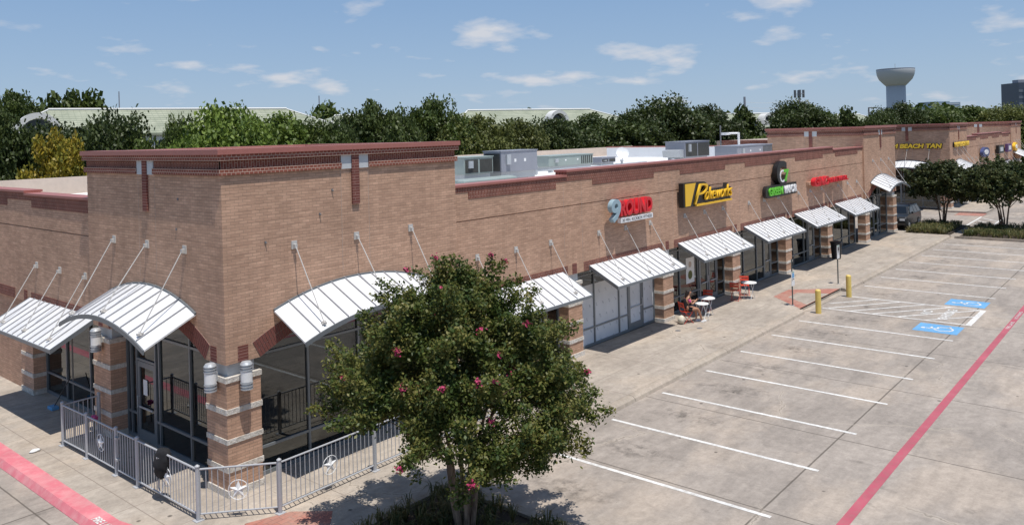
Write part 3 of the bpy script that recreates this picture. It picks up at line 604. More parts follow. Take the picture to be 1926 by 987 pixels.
BAY = 6.38
def mall(name, label, X0, nb, wraps=(), depth=21.8, left_wing=True, layouts=None, div=True):
    bld = empty(name, (X0, 0, 0), label, 'building'); B = Parts()
    S = frameS(X0, 0); Wf = frameW(X0, 0); TW = 7.23; LW = 6.9; X2 = BAY*(nb+1)+.34
    # first tower: front and left faces
    tower_face(S, TW, 0, bld, B); tower_face(Wf, LW, 0, bld, B, lo=.501, op=(.85, 5.75))
    p = pier(S, 0, .84, -.85, 0, bld)          # corner pier, seen from both sides
    g = MB(Wf); g.box(.36, .61, -.05, .012, 3.015, 3.36); g.build('accent_brick', M['strip_brick'], p)
    pier(S, TW-.84, TW, -.5, 0, bld); pier(Wf, 5.75, 6.78, -.45, 0, bld)
    cornice(S, TW, 3.635, B, (True, True)); cornice(Wf, LW, 3.46, B, (False, True), lo=.051, lo2=.501)
    storefront(S, .84, TW-.84, (2.40, 3.95, 5.1), (), bld, ztop=3.75)
    storefront(Wf, .86, 5.75, (2.37, 3.93, 5.49), ((4.12, 5.16),), bld, ztop=3.75)
    arch_canopy(S, 3.63, 2.42, bld); arch_canopy(Wf, 3.46, 2.26, bld)
    wall_lamp((X0+.39, -.17, 2.44), (0, -1), bld); wall_lamp((X0-.17, .35, 2.44), (-1, 0), bld); wall_lamp((X0-.17, 6.2, 2.40), (-1, 0), bld)
    # second tower
    S2 = frameS(X0+X2, 0); W2 = frameW(X0+X2, 0)
    tower_face(S2, TW, 0, bld, B); tower_face(W2, LW-.5, 0, bld, B, lo=.501, opening=False, zlow=5.4)
    cornice(S2, TW, 3.635, B, (True, True)); cornice(W2, LW-.5, 3.4, B, (False, True), lo=.051, lo2=.501)
    pier(S2, 0, .84, -.5, 0, bld); pier(S2, TW-.84, TW, -.85, 0, bld)
    storefront(S2, .84, TW-.84, (2.45, 3.2, 4.7), ((3.2+.02, 4.2),), bld, ztop=3.75); arch_canopy(S2, 3.63, 2.42, bld)
    wall_lamp((X0+X2+TW+.17, .45, 2.44), (1, 0), bld)
    g = MB(frameS(X0+X2+TW, 0)); g.box(-.5, 0, -LW, -.501, 3.0, 7.5); g.build('brick_wall', M['brick'], bld)
    # low shopfront run
    by = .1; Fl = frameS(X0, by); wl = MB(Fl); ua, ub = TW+.001, X2-.001
    wl.box(ua, ub, -.5, 0, 3.01, 5.33); wl.box(ua, ub, -.5, -.035, 5.33, 5.37); wl.box(ua, ub, -.5, 0, 5.37, 6.2); wl.build('brick_wall', M['brick'], bld)
    par = MB(Fl); cp = MB(Fl); steps = [(ua, BAY*2-.07, 6.34), (BAY*2-.07, X2-5.65, 6.50), (X2-5.65, ub, 6.34)]
    for a, b, zt in steps: par.box(a, b, -.45, .014, 6.19, zt); cp.box(a-.02 if zt > 6.4 else a, b+.02 if zt > 6.4 else b, -.5, .05, zt+.001, zt+.07)
    for k in range(1, nb+1):
        c = BAY*k+3.6; par.box(c-2.12, c+2.12, -.05, .014, 5.98, 6.19)
    par.build('parapet_band', M['brick_dark'], bld); cp.build('coping', M['coping'], bld)
    sol = MB(Fl); jt = MB(Fl)
    for k in range(1, nb+1):
        a, b = BAY*k+.68, BAY*(k+1)-.12; lay = (layouts or {}).get(k)
        a = max(a, TW+.0)
        sol.box(a+.15, b-.0, -.05, .012, 3.02, 3.34)
        muls, doors = lay if lay else ((1.34, 2.98), ((3.62, 4.68),))
        muls = tuple(BAY*k+.68+x for x in muls); doors = tuple((BAY*k+.68+x, BAY*k+.68+y) for x, y in doors)
        storefront(Fl, a, b, [x for x in muls if a < x < b], [d for d in doors if d[0] > a], bld, wrapd=k in wraps, o=-.45, ztop=3.05, head=2.75)
        flat_canopy(Fl, BAY*k+3.58-.02, bld)
        if k > 1: pier(Fl, BAY*k-.12, BAY*k+.68, -.5, 0, bld)
        for x in (BAY*k-.25, BAY*k+.8): 
            if x > TW: jt.box(x-.006, x+.006, -.02, .003, 3.4, 6.1)
    # last bay before the second tower is glass between the pier and the tower
    sol.build('soldier_course', M['brick_dark'], bld); jt.build('control_joint', M['mortar'], bld)
    # left wing
    if left_wing:
        Fw = frameW(X0+.1, 0); wl = MB(Fw); a, b = LW+.001, depth
        wl.box(a, b, -.5, 0, 3.01, 5.33); wl.box(a, b, -.5, -.035, 5.33, 5.37); wl.box(a, b, -.5, 0, 5.37, 6.2); wl.box(12.45, b, -.5, -.08, 0, 3.01); wl.build('brick_wall', M['brick'], bld)
        par = MB(Fw); cp = MB(Fw)
        for a2, b2, zt in ((a, 11.8, 6.34), (11.8, b, 6.42)): par.box(a2, b2, -.45, .014, 6.19, zt); cp.box(a2, b2, -.5, .05, zt+.001, zt+.07)
        for c in (9.18, 15.5): par.box(c-2.1, c+2.1, -.05, .014, 5.98, 6.19)
        par.build('parapet_band', M['brick_dark'], bld); cp.build('coping', M['coping'], bld)
        sol = MB(Fw); sol.box(7.1, 11.5, -.05, .012, 3.02, 3.34); sol.box(12.9, 17.8, -.05, .012, 3.02, 3.34); sol.box(11.85, 12.1, -.05, .014, 3.015, 3.36); sol.build('soldier_course', M['brick_dark'], bld)
        pier(Fw, 11.5, 12.45, -.5, 0, bld, blocks=False)
        storefront(Fw, 6.78, 11.5, (8.2, 9.9), (), bld, o=-.4, ztop=3.05)
        flat_canopy(Fw, 9.18, bld)
    # roofs and rear
    g = MB(); g.box(X0+.61, X0+X2+TW-.5, .51, depth, 5.55, 5.72); g.build('roof', M['roof'], bld)
    g = MB(); g.box(X0+.5, X0+TW, .5, LW, 7.2, 7.3); g.box(X0+X2+.5, X0+X2+TW-.5, .5, LW-.5, 7.2, 7.3); g.build('tower_roof', M['roof'], bld)
    g = MB(); g.box(X0+TW-.3, X0+TW, .5, LW, 5.7, 7.5); g.box(X0+.5, X0+TW-.3, LW-.3, LW, 5.7, 7.5); g.box(X0+X2+.5, X0+X2+TW-.5, LW-.8, LW-.5, 5.7, 7.5); g.build('brick_wall', M['brick'], bld)
    g = MB(); g.box(X0+TW-.5, X0+TW+.1, .51, LW, 7.573, 7.68); g.box(X0+.51, X0+TW-.51, LW-.5, LW+.1, 7.573, 7.68); g.build('coping', M['coping'], bld)
    g = MB(); g.box(X0, X0+X2+TW, depth, depth+.3, 0, 6.45); g.box(X0+.32 if 0 else X0+.61, X0+.9, LW, depth, 5.72, 6.40) if 0 else None
    g.build('rear_parapet', M['tan_wall'], bld)
    g = MB(); g.box(X0+X2+TW-.3, X0+X2+TW, LW, depth, 0, 6.4); g.build('brick_wall', M['brick'], bld)
    if div:
        g = MB(); g.box(X0+X2, X0+X2+.3, LW-.5, depth-2, 5.72, 6.50); g.build('roof_divider_wall', M['white_membrane'], bld)
        g = MB(); g.box(X0+X2-.06, X0+X2+.36, LW-.5, depth-2, 6.501, 6.57); g.build('coping', M['coping'], bld)
        g = MB(); g.box(X0+X2+1.5, X0+X2+1.8, LW-.5, 10.5, 5.72, 6.85); g.build('brick_wall', M['brick_dark'], bld)
    # interiors
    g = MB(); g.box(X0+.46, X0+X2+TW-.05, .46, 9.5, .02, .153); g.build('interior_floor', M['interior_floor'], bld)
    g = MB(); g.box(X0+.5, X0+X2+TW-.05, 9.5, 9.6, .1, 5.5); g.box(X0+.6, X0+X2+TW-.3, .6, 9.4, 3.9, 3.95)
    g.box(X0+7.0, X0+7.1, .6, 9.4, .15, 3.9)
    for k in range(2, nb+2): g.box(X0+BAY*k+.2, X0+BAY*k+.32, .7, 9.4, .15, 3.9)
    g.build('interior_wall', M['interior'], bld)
    names = dict(cornice_rows='brick_row', cornice_band='brick_dark', coping='coping', stucco_block='eifs', brick_strip='strip_brick', control_joint='mortar', arch_mortar='mortar', arch_bricks='voussoir')
    for k, mb in B.items(): mb.T = None; mb.build(k, M[names[k]], bld)
    return bld
std = ((1.34, 2.98), ((3.62, 4.68),))
lays = {1: std, 2: std, 3: ((1.33, 2.95, 5.6), ((3.1, 4.82),)), 4: ((1.3, 2.85), ((3.72, 4.6),)), 5: ((1.3, 2.9, 3.4), ((3.58, 4.5),)), 6: ((1.35, 3.0, 4.4), ())}
B1 = mall('strip_mall', 'long tan brick shopping strip with white metal canopies and a square corner tower', 0, 6, wraps=(2,), layouts=lays)
B2 = mall('strip_mall', 'second tan brick shopping strip beyond the cross street, behind the two crape myrtles', 69.5, 4, layouts=None, div=False)

g = MB()
for x, z in ((2.93, 6.6), (2.55, 6.05), (1.05, 5.55)): g.box(x-.02, x+.02, -.02, .01, z-.03, z+.03); g.tube((x, -.015, z), (x+.015, -.05, z-.02), .012)
g.build('wall_anchor', M['under'], B1)
g = MB()
for y, z in ((1.9, 6.55), (2.0, 5.85)): g.box(-.02, .01, y-.02, y+.02, z-.03, z+.03)
g.build('wall_anchor', M['under'], B1)
# posters and papers inside the glass
g = MB(frameS(0, .1)); g.box(21.75, 22.5, -.445, -.441, 1.2, 2.3)
o = g.build('window_poster', M['white'], B1)
g = MB(frameS(0, .1)); g.lathe((0, 0, 0), [(0.001, 0)], 3) if 0 else None
for z, r_, mt in ((2.0, .13, 'tan_wall'), (1.55, .19, 'leaf_olive')):
    c = MB(frameS(0, .1)); c.prism([(22.12+r_*math.cos(a*math.pi/10), z+r_*math.sin(a*math.pi/10)) for a in range(20)], -.440, -.437); c.build('poster_picture', M[mt], o)
g = MB(frameW(0, 0)); g.box(4.62, 4.84, -.435, -.43, 1.35, 1.75); g.build('door_notice', M['white'], B1)

# ------------------------------------------------------------------ shop signs
def facade(x, z, y=.1, out=.0): return lambda u, v, w_: (x+u, y-out-w_, z+v)
def bx(root, name, mat, u0, u1, z0, z1, o0, o1, bevel=0): g = MB(frameS(0, .1)); g.box(u0, u1, o0, o1, z0, z1); return g.build(name, M[mat], root, bevel=bevel)
r = empty('shop_sign', (14.9, .1, 4.5), 'steel blue numeral 9 and red ROUND letters over a white tagline strip', 'sign')
text_mesh('numeral', '9', 1.08, facade(14.85, 4.62, out=.30), M['sign_blue'], r, ext=.09, bold=.03, shear=.1, width=.62)
text_mesh('lettering', 'ROUND', .74, facade(15.48, 4.78, out=.28), M['sign_red'], r, ext=.09, bold=.03, width=2.25)
bx(r, 'tagline_panel', 'sign_white', 15.5, 17.75, 4.50, 4.68, .2, .36)
text_mesh('tagline', '30 MIN. KICKBOX FITNESS', .16, facade(15.58, 4.535, out=.362), M['sign_black'], r, ext=.003, width=2.08)
bx(r, 'raceway', 'sign_red', 15.4, 17.7, 4.85, 5.2, .02, .19)
r = empty('shop_sign', (20.3, .1, 4.6), 'yellow and black panel sign with slanted yellow script letters and an underline', 'sign')
g = MB(frameS(0, .1)); g.prism([(20.3, 4.62), (21.1, 4.62), (21.5, 5.62), (20.3, 5.62)], .10, .32); g.build('sign_panel', M['sign_black'], r)
g = MB(frameS(0, .1)); g.prism([(20.42, 4.66), (20.85, 4.66), (21.35, 5.58), (20.42, 5.58)], .322, .34); g.build('yellow_face', M['sign_yellow'], r)
g = MB(frameS(0, .1)); g.box(21.0, 24.75, .10, .28, 4.62, 5.0); g.box(21.3, 24.6, .10, .27, 5.0, 5.22); g.build('backing', M['sign_black'], r)
text_mesh('capital_letter', 'P', 1.25, facade(21.15, 4.68, out=.34), M['sign_yellow'], r, ext=.04, shear=.42, bold=-.018, width=1.25)
text_mesh('capital_letter_back', 'P', 1.30, facade(21.13, 4.66, out=.21), M['sign_black'], r, ext=.08, shear=.42, bold=.05, width=1.32)
text_mesh('lettering', 'okeworks', .80, facade(22.15, 4.80, out=.34), M['sign_yellow'], r, ext=.04, shear=.40, bold=-.012, width=2.65)
text_mesh('lettering_back', 'okeworks', .82, facade(22.12, 4.79, out=.21), M['sign_black'], r, ext=.08, shear=.40, bold=.05, width=2.72)
bx(r, 'underline', 'sign_yellow', 21.35, 24.75, 4.60, 4.68, .285, .36)
r = empty('shop_sign', (28.6, .1, 4.4), 'black rounded sign with green GREEN and white VAPOR letters under a black letter emblem', 'sign')
g = MB(frameS(0, .1))
pl = [(28.95+.3*math.cos(a), 4.62+.30*math.sin(a)) for a in [R(90+i*18) for i in range(11)]]+[(32.7, 4.32), (32.7, 4.92)]
g.prism(pl, .12, .30); g.build('sign_backing', M['sign_black'], r)
text_mesh('lettering', 'GREEN', .52, facade(29.0, 4.44, out=.33), M['sign_green'], r, ext=.03, bold=.018, width=1.75)
text_mesh('lettering', 'VAPOR', .52, facade(30.9, 4.44, out=.33), M['sign_white'], r, ext=.03, bold=.018, width=1.75)
text_mesh('emblem', 'C', 1.5, facade(30.0, 4.98, out=.22), M['sign_black'], r, ext=.13, bold=.08, width=1.3)
text_mesh('emblem_swoosh', 'C', .9, facade(30.35, 5.02, out=.36), M['sign_white'], r, ext=.01, bold=.0, width=.6)  # white swoosh, part of the sign's artwork
text_mesh('emblem_numeral', '7', .75, facade(30.85, 5.1, out=.38), M['sign_green'], r, ext=.02, bold=.04, width=.62)
r = empty('shop_sign', (35, .1, 4.5), 'red letter sign GNC LIVE WELL, the one nearest the far tower', 'sign')
text_mesh('lettering', 'GNC', .62, facade(35.1, 4.5, out=.30), M['sign_red'], r, ext=.12, bold=.03, width=2.3)
text_mesh('small_lettering', 'LIVE WELL', .34, facade(37.7, 4.55, out=.28), M['sign_red'], r, ext=.1, bold=.02, width=3.2)
bx(r, 'raceway', 'brick', 34.9, 40.9, 4.56, 4.72, .0, .17)
# signs on the second building
r = empty('shop_sign', (69.4, 3, 5.6), 'yellow PALM BEACH TAN letters on the shaded side of the second tower', 'sign')
wside = lambda y, z, out=.0: (lambda u, v, w_: (69.5-out-w_, y-u, z+v))
text_mesh('lettering', 'PALM BEACH TAN', .52, wside(5.75, 5.55, .16), M['sign_lemon'], r, ext=.03, bold=.022, shear=.12, width=5.15)
text_mesh('letter_backing', 'PALM BEACH TAN', .54, wside(5.79, 5.54, .08), M['sign_black'], r, ext=.05, bold=.06, shear=.12, width=5.25)
r = empty('shop_sign', (70.5, 0, 5.5), 'pale yellow PALM BEACH TAN letters on the sunlit front of the second tower', 'sign')
text_mesh('lettering', 'PALM BEACH TAN', .55, lambda u, v, w_: (70.6+u, -.20-w_, 5.6+v), M['sign_lemon'], r, ext=.04, bold=.02, width=5.9)
text_mesh('letter_backing', 'PALM BEACH TAN', .55, lambda u, v, w_: (70.6+u, -.1-w_, 5.6+v), M['sign_black'], r, ext=.06, bold=.04, width=5.95)
for nm_, x, wd, mt, mt2, lb in (('a', 84.5, 3.6, 'navy', 'sign_white', 'navy oval sign with a grey rim on the second shopping strip'), ('b', 93.2, 3.2, 'sign_black', 'eifs', 'square grey and black sign on the second shopping strip'), ('c', 98.6, 2.6, 'purple', 'sign_white', 'purple and white sign on the second shopping strip'), ('d', 103.4, 2.2, 'sign_yellow', 'sign_white', 'round yellow sign at the right end of the second shopping strip')):
    r = empty('shop_sign', (x, 0, 4.3), lb, 'sign'); g = MB(frameS(0, .0))
    P = [(x+wd/2*math.cos(a*math.pi/12), 4.65+.5*math.sin(a*math.pi/12)) for a in range(24)] if nm_ in 'ad' else [(x-wd/2, 4.2), (x+wd/2, 4.2), (x+wd/2, 5.1), (x-wd/2, 5.1)]
    g.prism(P, .02, .3); g.build('sign_box', M[mt], r); g = MB(frameS(0, 0))
    g.prism([(x+(u-x)*.55, 4.65+(z-4.65)*.5) for u, z in P], .301, .34); g.build('sign_face', M[mt2], r)

# ------------------------------------------------------------------ patio fence
fr_ = empty('patio_fence', (-.9, -.4, W), 'silver painted metal fence with star ornaments round the corner tower', 'fence')
posts = [(-.1, 6.28), (-1.0, 6.28), (-.97, 4.88), (-.96, 3.26), (-.95, 2.21), (-.93, -.42), (.28, -1.5), (2.84, -1.46), (5.4, -1.46), (7.3, -1.46), (7.3, -.1)]
HT = 1.05
for i, (x, y) in enumerate(posts):
    g = MB(); g.tube((x, y, W), (x, y, W+HT+.04), .042, n=12); g.lathe((x, y, W+HT+.04), [(.05, 0), (.05, .02), (.02, .045)], 12); g.box(x-.09, x+.09, y-.09, y+.09, W, W+.014); g.build('post', M['fence'], fr_)
def fence_panel(p, q, star=None, gate=False):
    p = Vector((*p, 0)); q = Vector((*q, 0)); d = q-p; Ld = d.length; d.normalize(); nn = Vector((-d.y, d.x, 0))
    a, b = p+d*.05, q-d*.05
    if gate: a, b = p+d*.09, q-d*.09
    g = MB(); zt, zb = W+HT-.01, W+.13
    g.tube(a+Vector((0, 0, zt)), b+Vector((0, 0, zt)), .021, n=8); g.tube(a+Vector((0, 0, zb)), b+Vector((0, 0, zb)), .019, n=8)
    n = max(2, round((b-a).length/.118)); sc = None if star is None else p+d*star
    for k in range(n+1):
        c = a+(b-a)*(k/n)
        if 0 < k < n or True: g.tube(c+Vector((0, 0, zb)), c+Vector((0, 0, zt)), .0095, n=6)
    if gate:
        for hz_ in (.35, .85):
            g.box(p.x-.05, p.x+.05, p.y-.12, p.y-.03, W+hz_, W+hz_+.05)
    o = g.build('fence_panel' if not gate else 'gate_panel', M['fence'], fr_)
    if sc is not None:
        g = MB(); zc = W+.56; rr = .20
        ring = [sc+d*(rr*math.cos(t*math.pi/14))+Vector((0, 0, zc+rr*math.sin(t*math.pi/14))) for t in range(29)]
        g.path(ring, .009, 5)
        pts = []
        for k in range(10):
            t = math.pi/2+k*math.pi/5; r_ = rr if k % 2 == 0 else rr*.40; pts.append(sc+d*(r_*math.cos(t))+Vector((0, 0, zc+r_*math.sin(t)))-nn*.0)
        for s_ in (1, -1):
            cen = sc+Vector((0, 0, zc))+nn*s_*.045; vs = pts+[cen]; g.add(vs, [(k, (k+1) % 10, 10) for k in range(10)])
        g.build('star_ornament', M['white'], o)
stars = {2: .78, 4: 1.33, 5: .80, 6: 1.29, 7: 1.3}
for i in range(len(posts)-1): fence_panel(posts[i], posts[i+1], stars.get(i), gate=(i == 3))

# bag hung over the fence
r = empty('bag', (-.93, .98, .3), 'black cloth bag hung over the top rail of the silver fence', 'bag')
g = MB(); rr = random.Random(3); n = 14; rows = 9; vs = []
for j in range(rows):
    zz = 1.27-.60*j/(rows-1); rx = .09+.05*math.sin(math.pi*min(1, j/(rows-1)*1.1)); ry = .14+.11*math.sin(math.pi*(j*.85+.3)/(rows-1))
    for k in range(n):
        a = 2*math.pi*k/n; q = 1+rr.uniform(-.22, .22); vs.append((-.93+rx*math.cos(a)*q-.02*(j > 3), .99+ry*math.sin(a)*q+.015*j, zz+rr.uniform(-.015, .015)))
g.add(vs, [(j*n+k, j*n+(k+1) % n, (j+1)*n+(k+1) % n, (j+1)*n+k) for j in range(rows-1) for k in range(n)]+[tuple(range(n)), tuple((rows-1)*n+k for k in range(n))]); g.build('body', M['cloth_black'], r, smooth=True)
g = MB(); g.box(-1.05, -1.02, .98, 1.10, .98, 1.12); g.build('patch', M['steel'], r)
g = MB(); g.path([(-1.0, .88, .62), (-1.04, .86, .45), (-1.02, .98, .36), (-1.0, 1.14, .44), (-.98, 1.16, .6)], .012, 6); g.build('strap', M['fence'], r)

# ------------------------------------------------------------------ street furniture
def bollard(x, y, lb):
    g = MB(); g.lathe((x, y, 0), [(.115, 0), (.115, .93), (.105, .965), (.07, .995), (.02, 1.0)], 24); tag(g.build('bollard', M['yellow'], smooth=False), lb, 'bollard', 'yellow bollards at the kerb ramp')
bollard(24.55, -4.06, 'yellow bollard in front of the nearer accessible parking sign'); bollard(28.5, -4.06, 'yellow bollard behind the striped access aisle, the farther of the pair')
bollard(66.5, -6.0, 'small yellow post beyond the right crape myrtle, left of two'); bollard(67.6, -7.6, 'small yellow post beyond the right crape myrtle, right of two')
def pole_sign(x, y, zs0, zs1, lb, top, sym):
    r = empty('parking_sign', (x, y, W), lb, 'sign', 'accessible parking signs'); g = MB(); g.tube((x, y, W), (x, y, W+top), .03, n=8); g.build('pole', plain('green_grey_post', (.09, .10, .095), .6), r)
    g = MB(); g.box(x-.17, x+.17, y-.045, y-.033, zs0+.22, zs1); pn = g.build('panel', M['white'], r); g = MB(); g.box(x-.17, x+.17, y-.045, y-.033, zs0, zs0+.2); g.build('lower_panel', M['white'], r)
    g = MB(); g.box(x-.1, x+.1, y-.052, y-.046, zs1-.27, zs1-.08); g.build('symbol_field', M[sym], r)
    text_mesh('lettering', 'RESERVED', .07, lambda u, v, w_: (x-.14+u, y-.047-w_, zs1-.06+v), plain('sign_text_green', (.03, .22, .10), .5), r, ext=.001, width=.28)
    text_mesh('lettering', 'PARKING', .07, lambda u, v, w_: (x-.13+u, y-.047-w_, zs1-.36+v), M['sign_black'], r, ext=.001, width=.26)
    g = MB(); g.tube((x, y, W), (x, y, W+.02), .07, n=10); g.build('base', M['steel'], r)
pole_sign(24.75, -2.9, 1.0, 1.62, 'accessible parking sign standing on the red paver ramp', 2.0, 'line_blue')
pole_sign(30.52, -2.93, 1.38, 2.02, 'accessible parking sign on the sidewalk in front of the black trash can', 1.9, 'sign_black')
# trash can
x, y = 37.95, -.42
r = empty('trash_can', (x, y, W), 'large black wheeled trash can beside a brick pier', 'trash can')
g = MB(); g.lathe((x, y, W), [(.23, 0), (.25, .1), (.31, .92), (.33, .93), (.33, .97), (.29, .97), (.27, .3), (.1, .28)], 20); g.build('body', M['black'], r)
g = MB(); g.lathe((x, y, W+.9), [(.34, 0), (.345, .05), (.31, .09), (.1, .13), (.02, .13)], 20); g.build('lid', M['black'], r)
g = MB(); g.box(x-.42, x-.32, y-.12, y+.0, W+.5, W+.72); g.build('handle', M['black'], r)
# tables and chairs
def table(x, y, rad, lb, ht=.72):
    r = empty('bistro_table', (x, y, W), lb, 'table', 'round white folding tables outside the shops'); z = W+ht
    g = MB(); g.lathe((x, y, z), [(rad-.01, -.02), (rad, -.015), (rad, .0), (rad-.01, .008)], 28); g.build('tabletop', M['white'], r)
    for s_ in (-1, 1):
        g = MB(); dx, dy = .17*s_, 0; q = .22
        g.tube((x-q, y+dx, W+.01), (x+q*.8, y+dx, z-.02), .011); g.tube((x+q, y+dx, W+.01), (x-q*.8, y+dx, z-.02), .011); g.build('leg', M['white'], r)
    g = MB(); g.tube((x-.22, y-.17, W+.012), (x-.22, y+.17, W+.012), .01); g.tube((x+.22, y-.17, W+.012), (x+.22, y+.17, W+.012), .01); g.build('foot_bar', M['white'], r)
table(20.12, -1.0, .27, 'small round white table in front of the seated person', .70)
table(21.1, -.72, .34, 'round white table half in canopy shade behind the seated person'); table(25.13, -.78, .34, 'round white table with red chairs under the fourth canopy')
def chair_proto():
    r = empty('folding_chair', (0, 0, W), 'x', 'chair', 'red folding bistro chairs')
    z = W
    for s_ in (-1, 1):
        g = MB(); g.path([(.20, .19*s_, z), (-.17, .19*s_, z+.47), (-.26, .19*s_, z+.84)], .011); g.build('back_leg', M['red_chair'], r)
        g = MB(); g.tube((-.20, .17*s_, z), (.19, .17*s_, z+.45), .011); g.build('front_leg', M['red_chair'], r)
    g = MB()
    for k in range(6): g.box(-.18+k*.066, -.125+k*.066, -.18, .18, z+.445, z+.457)
    g.build('seat', M['red_chair'], r, bevel=.003)
    for a in (.62, .74):
        g = MB(); xo = -.17-(a-.47)*.243; g.hexa([(xo-.005, -.19, z+a), (xo+.007, -.19, z+a), (xo+.007, .19, z+a), (xo-.005, .19, z+a), (xo-.03, -.19, z+a+.085), (xo-.018, -.19, z+a+.085), (xo-.018, .19, z+a+.085), (xo-.03, .19, z+a+.085)]); g.build('back_slat', M['red_chair'], r)
    g = MB(); g.tube((.2, -.19, z+.02), (.2, .19, z+.02), .009); g.tube((-.2, -.17, z+.02), (-.2, .17, z+.02), .009); g.build('foot_bar', M['red_chair'], r)
    return r
ch = chair_proto()
bpy.context.view_layer.update()
for i, (x, y, a, lb) in enumerate(((19.52, -.62, -30, 'red folding chair with the person sitting on it'), (25.75, -.30, -150, 'red slatted chair behind the round table, its back toward the glass'), (24.45, -.45, 10, 'red folding chair against the shaded foot of the pier'), (21.9, -.3, 190, 'red folding chair in shade beside the window poster bay'))):
    o = ch if i == 0 else copy_tree(ch)
    o.location = (x, y, W); o.rotation_euler = (0, 0, R(a)); o['label'] = lb
# bag by the chair, litter, covers
def lump(name, c, rx, ry, rz_, mat, lb, cat, seed=1, n=12, rows=7):
    rr = random.Random(seed); g = MB(); vs = []
    for j in range(rows+1):
        ph = math.pi*j/rows
        for k in range(n):
            a = 2*math.pi*k/n; q = 1+rr.uniform(-.18, .18); vs.append((c[0]+rx*math.sin(ph)*math.cos(a)*q, c[1]+ry*math.sin(ph)*math.sin(a)*q, max(c[2]-rz_*math.cos(ph)*q, W+.002)))
    g.add(vs, [(j*n+k, j*n+(k+1) % n, (j+1)*n+(k+1) % n, (j+1)*n+k) for j in range(rows) for k in range(n)]); return tag(g.build(name, M[mat], smooth=True), lb, cat)
M['cream'] = plain('cream_cloth', (.62, .56, .45), .9, .15)
lump('tote_bag', (19.22, -.55, W+.16), .15, .13, .17, 'cream', 'cream cloth bag on the ground beside the red chair of the seated person', 'bag', 2)
lump('litter', (-1.62, 6.42, W+.03), .13, .08, .04, 'white', 'crumpled white paper lying on the left sidewalk', 'litter', 4, 9, 5)
for x, y, lb in ((18.2, -.95, 'small dark round drain cover nearest the papered windows'), (19.0, -1.45, 'small round drain cover out on the sunny sidewalk')):
    g = MB(); g.lathe((x, y, W), [(.11, 0), (.11, .008)], 16); tag(g.build('drain_cover', M['under']), lb, 'drain cover')
# blue dustpan and broom behind the left window pier
r = empty('broom', (.2, 9.5, W), 'dark broom with a blue dustpan leaning by the left shop window', 'broom')
g = MB(); g.tube((-.05, 9.55, W+.05), (.3, 9.15, W+.95), .014); g.build('handle', M['black'], r); g = MB(); g.box(-.15, .05, 9.4, 9.75, W, W+.09); g.build('dustpan', M['line_blue'], r, bevel=.01)
# pink artificial flower by the second pier
r = empty('flower', (-.3, 6.1, W), 'small bright pink artificial flower beside the fence end by the brick pier', 'flower')
g = MB(); g.tube((-.3, 6.1, W), (-.3, 6.1, W+.5), .012); g.build('stem', M['grass'], r)
g = MB()
for k in range(9):
    a = k*.9; g.lathe((-.3+.05*math.cos(a), 6.1+.05*math.sin(a), W+.48+.03*(k % 3)), [(.01, 0), (.045, .02), (.05, .05), (.01, .07)], 8)
g.build('petals', M['pink'], r)

# ------------------------------------------------------------------ seated person
def skin_body(chains, name, mat, parent):
    me = bpy.data.meshes.new(name); vs = []; es = []; rad = []
    for ch_ in chains:
        prev = None
        for p, rr_ in ch_:
            if isinstance(p, int): prev = p; continue
            vs.append(p); rad.append(rr_); i = len(vs)-1
            if prev is not None: es.append((prev, i))
            prev = i
    me.from_pydata(vs, es, []); o = bpy.data.objects.new(name, me); COL.objects.link(o)
    md = o.modifiers.new('s', 'SKIN'); me.skin_vertices if me.skin_vertices else None
    lay = me.skin_vertices[0].data
    for i, r_ in enumerate(rad): lay[i].radius = r_ if isinstance(r_, tuple) else (r_, r_); lay[i].use_root = (i == 0)
    sb = o.modifiers.new('d', 'SUBSURF'); sb.levels = 2; sb.render_levels = 2
    dg = bpy.context.evaluated_depsgraph_get(); m2 = bpy.data.meshes.new_from_object(o.evaluated_get(dg)); bpy.data.objects.remove(o)
    m2.name = name; m2.materials.clear(); m2.materials.append(mat); m2.shade_smooth()
    o = bpy.data.objects.new(name, m2); COL.objects.link(o)
    if parent: o.parent = parent
    return o
pr_ = empty('person', (0, 0, 0), 'person with dark hair in black clothes eating at a small white table on the sidewalk', 'person')
# local frame: +x forward, z up; origin under the seat on the ground
H = .47
V = [((0, 0, H+.10), .13), ((.0, 0, H+.24), .115), ((.03, 0, H+.40), (.12, .15)), ((.07, 0, H+.53), .075), ((.10, 0, H+.60), .048), ((.135, 0, H+.70), .082), ((.15, 0, H+.79), .088)]
ch1 = V
legL = [(0, 0), ((.04, .09, H+.07), .09), ((.40, .10, H+.08), .068), ((.47, .10, H-.02), .055), ((.50, .10, H-.25), .045), ((.48, .10, H-.38), .032), ((.50, .10, H-.44), .036), ((.62, .10, H-.455), .025)]
legR = [(0, 0), ((.04, -.09, H+.07), .09), ((.42, -.12, H+.08), .068), ((.49, -.12, H-.02), .055), ((.57, -.12, H-.25), .045), ((.60, -.12, H-.38), .032), ((.62, -.12, H-.44), .036), ((.74, -.12, H-.455), .025)]
armL = [(3, 0), ((.07, .16, H+.50), .05), ((.12, .21, H+.30), .04), ((.36, .12, H+.36), .032), ((.42, .09, H+.37), .026), ((.47, .08, H+.37), .022)]
armR = [(3, 0), ((.07, -.16, H+.50), .05), ((.14, -.21, H+.29), .04), ((.38, -.10, H+.40), .032), ((.43, -.07, H+.43), .026), ((.47, -.05, H+.45), .022)]
skin_body([ch1, legL, legR, armL, armR], 'body', M['skin'], pr_)
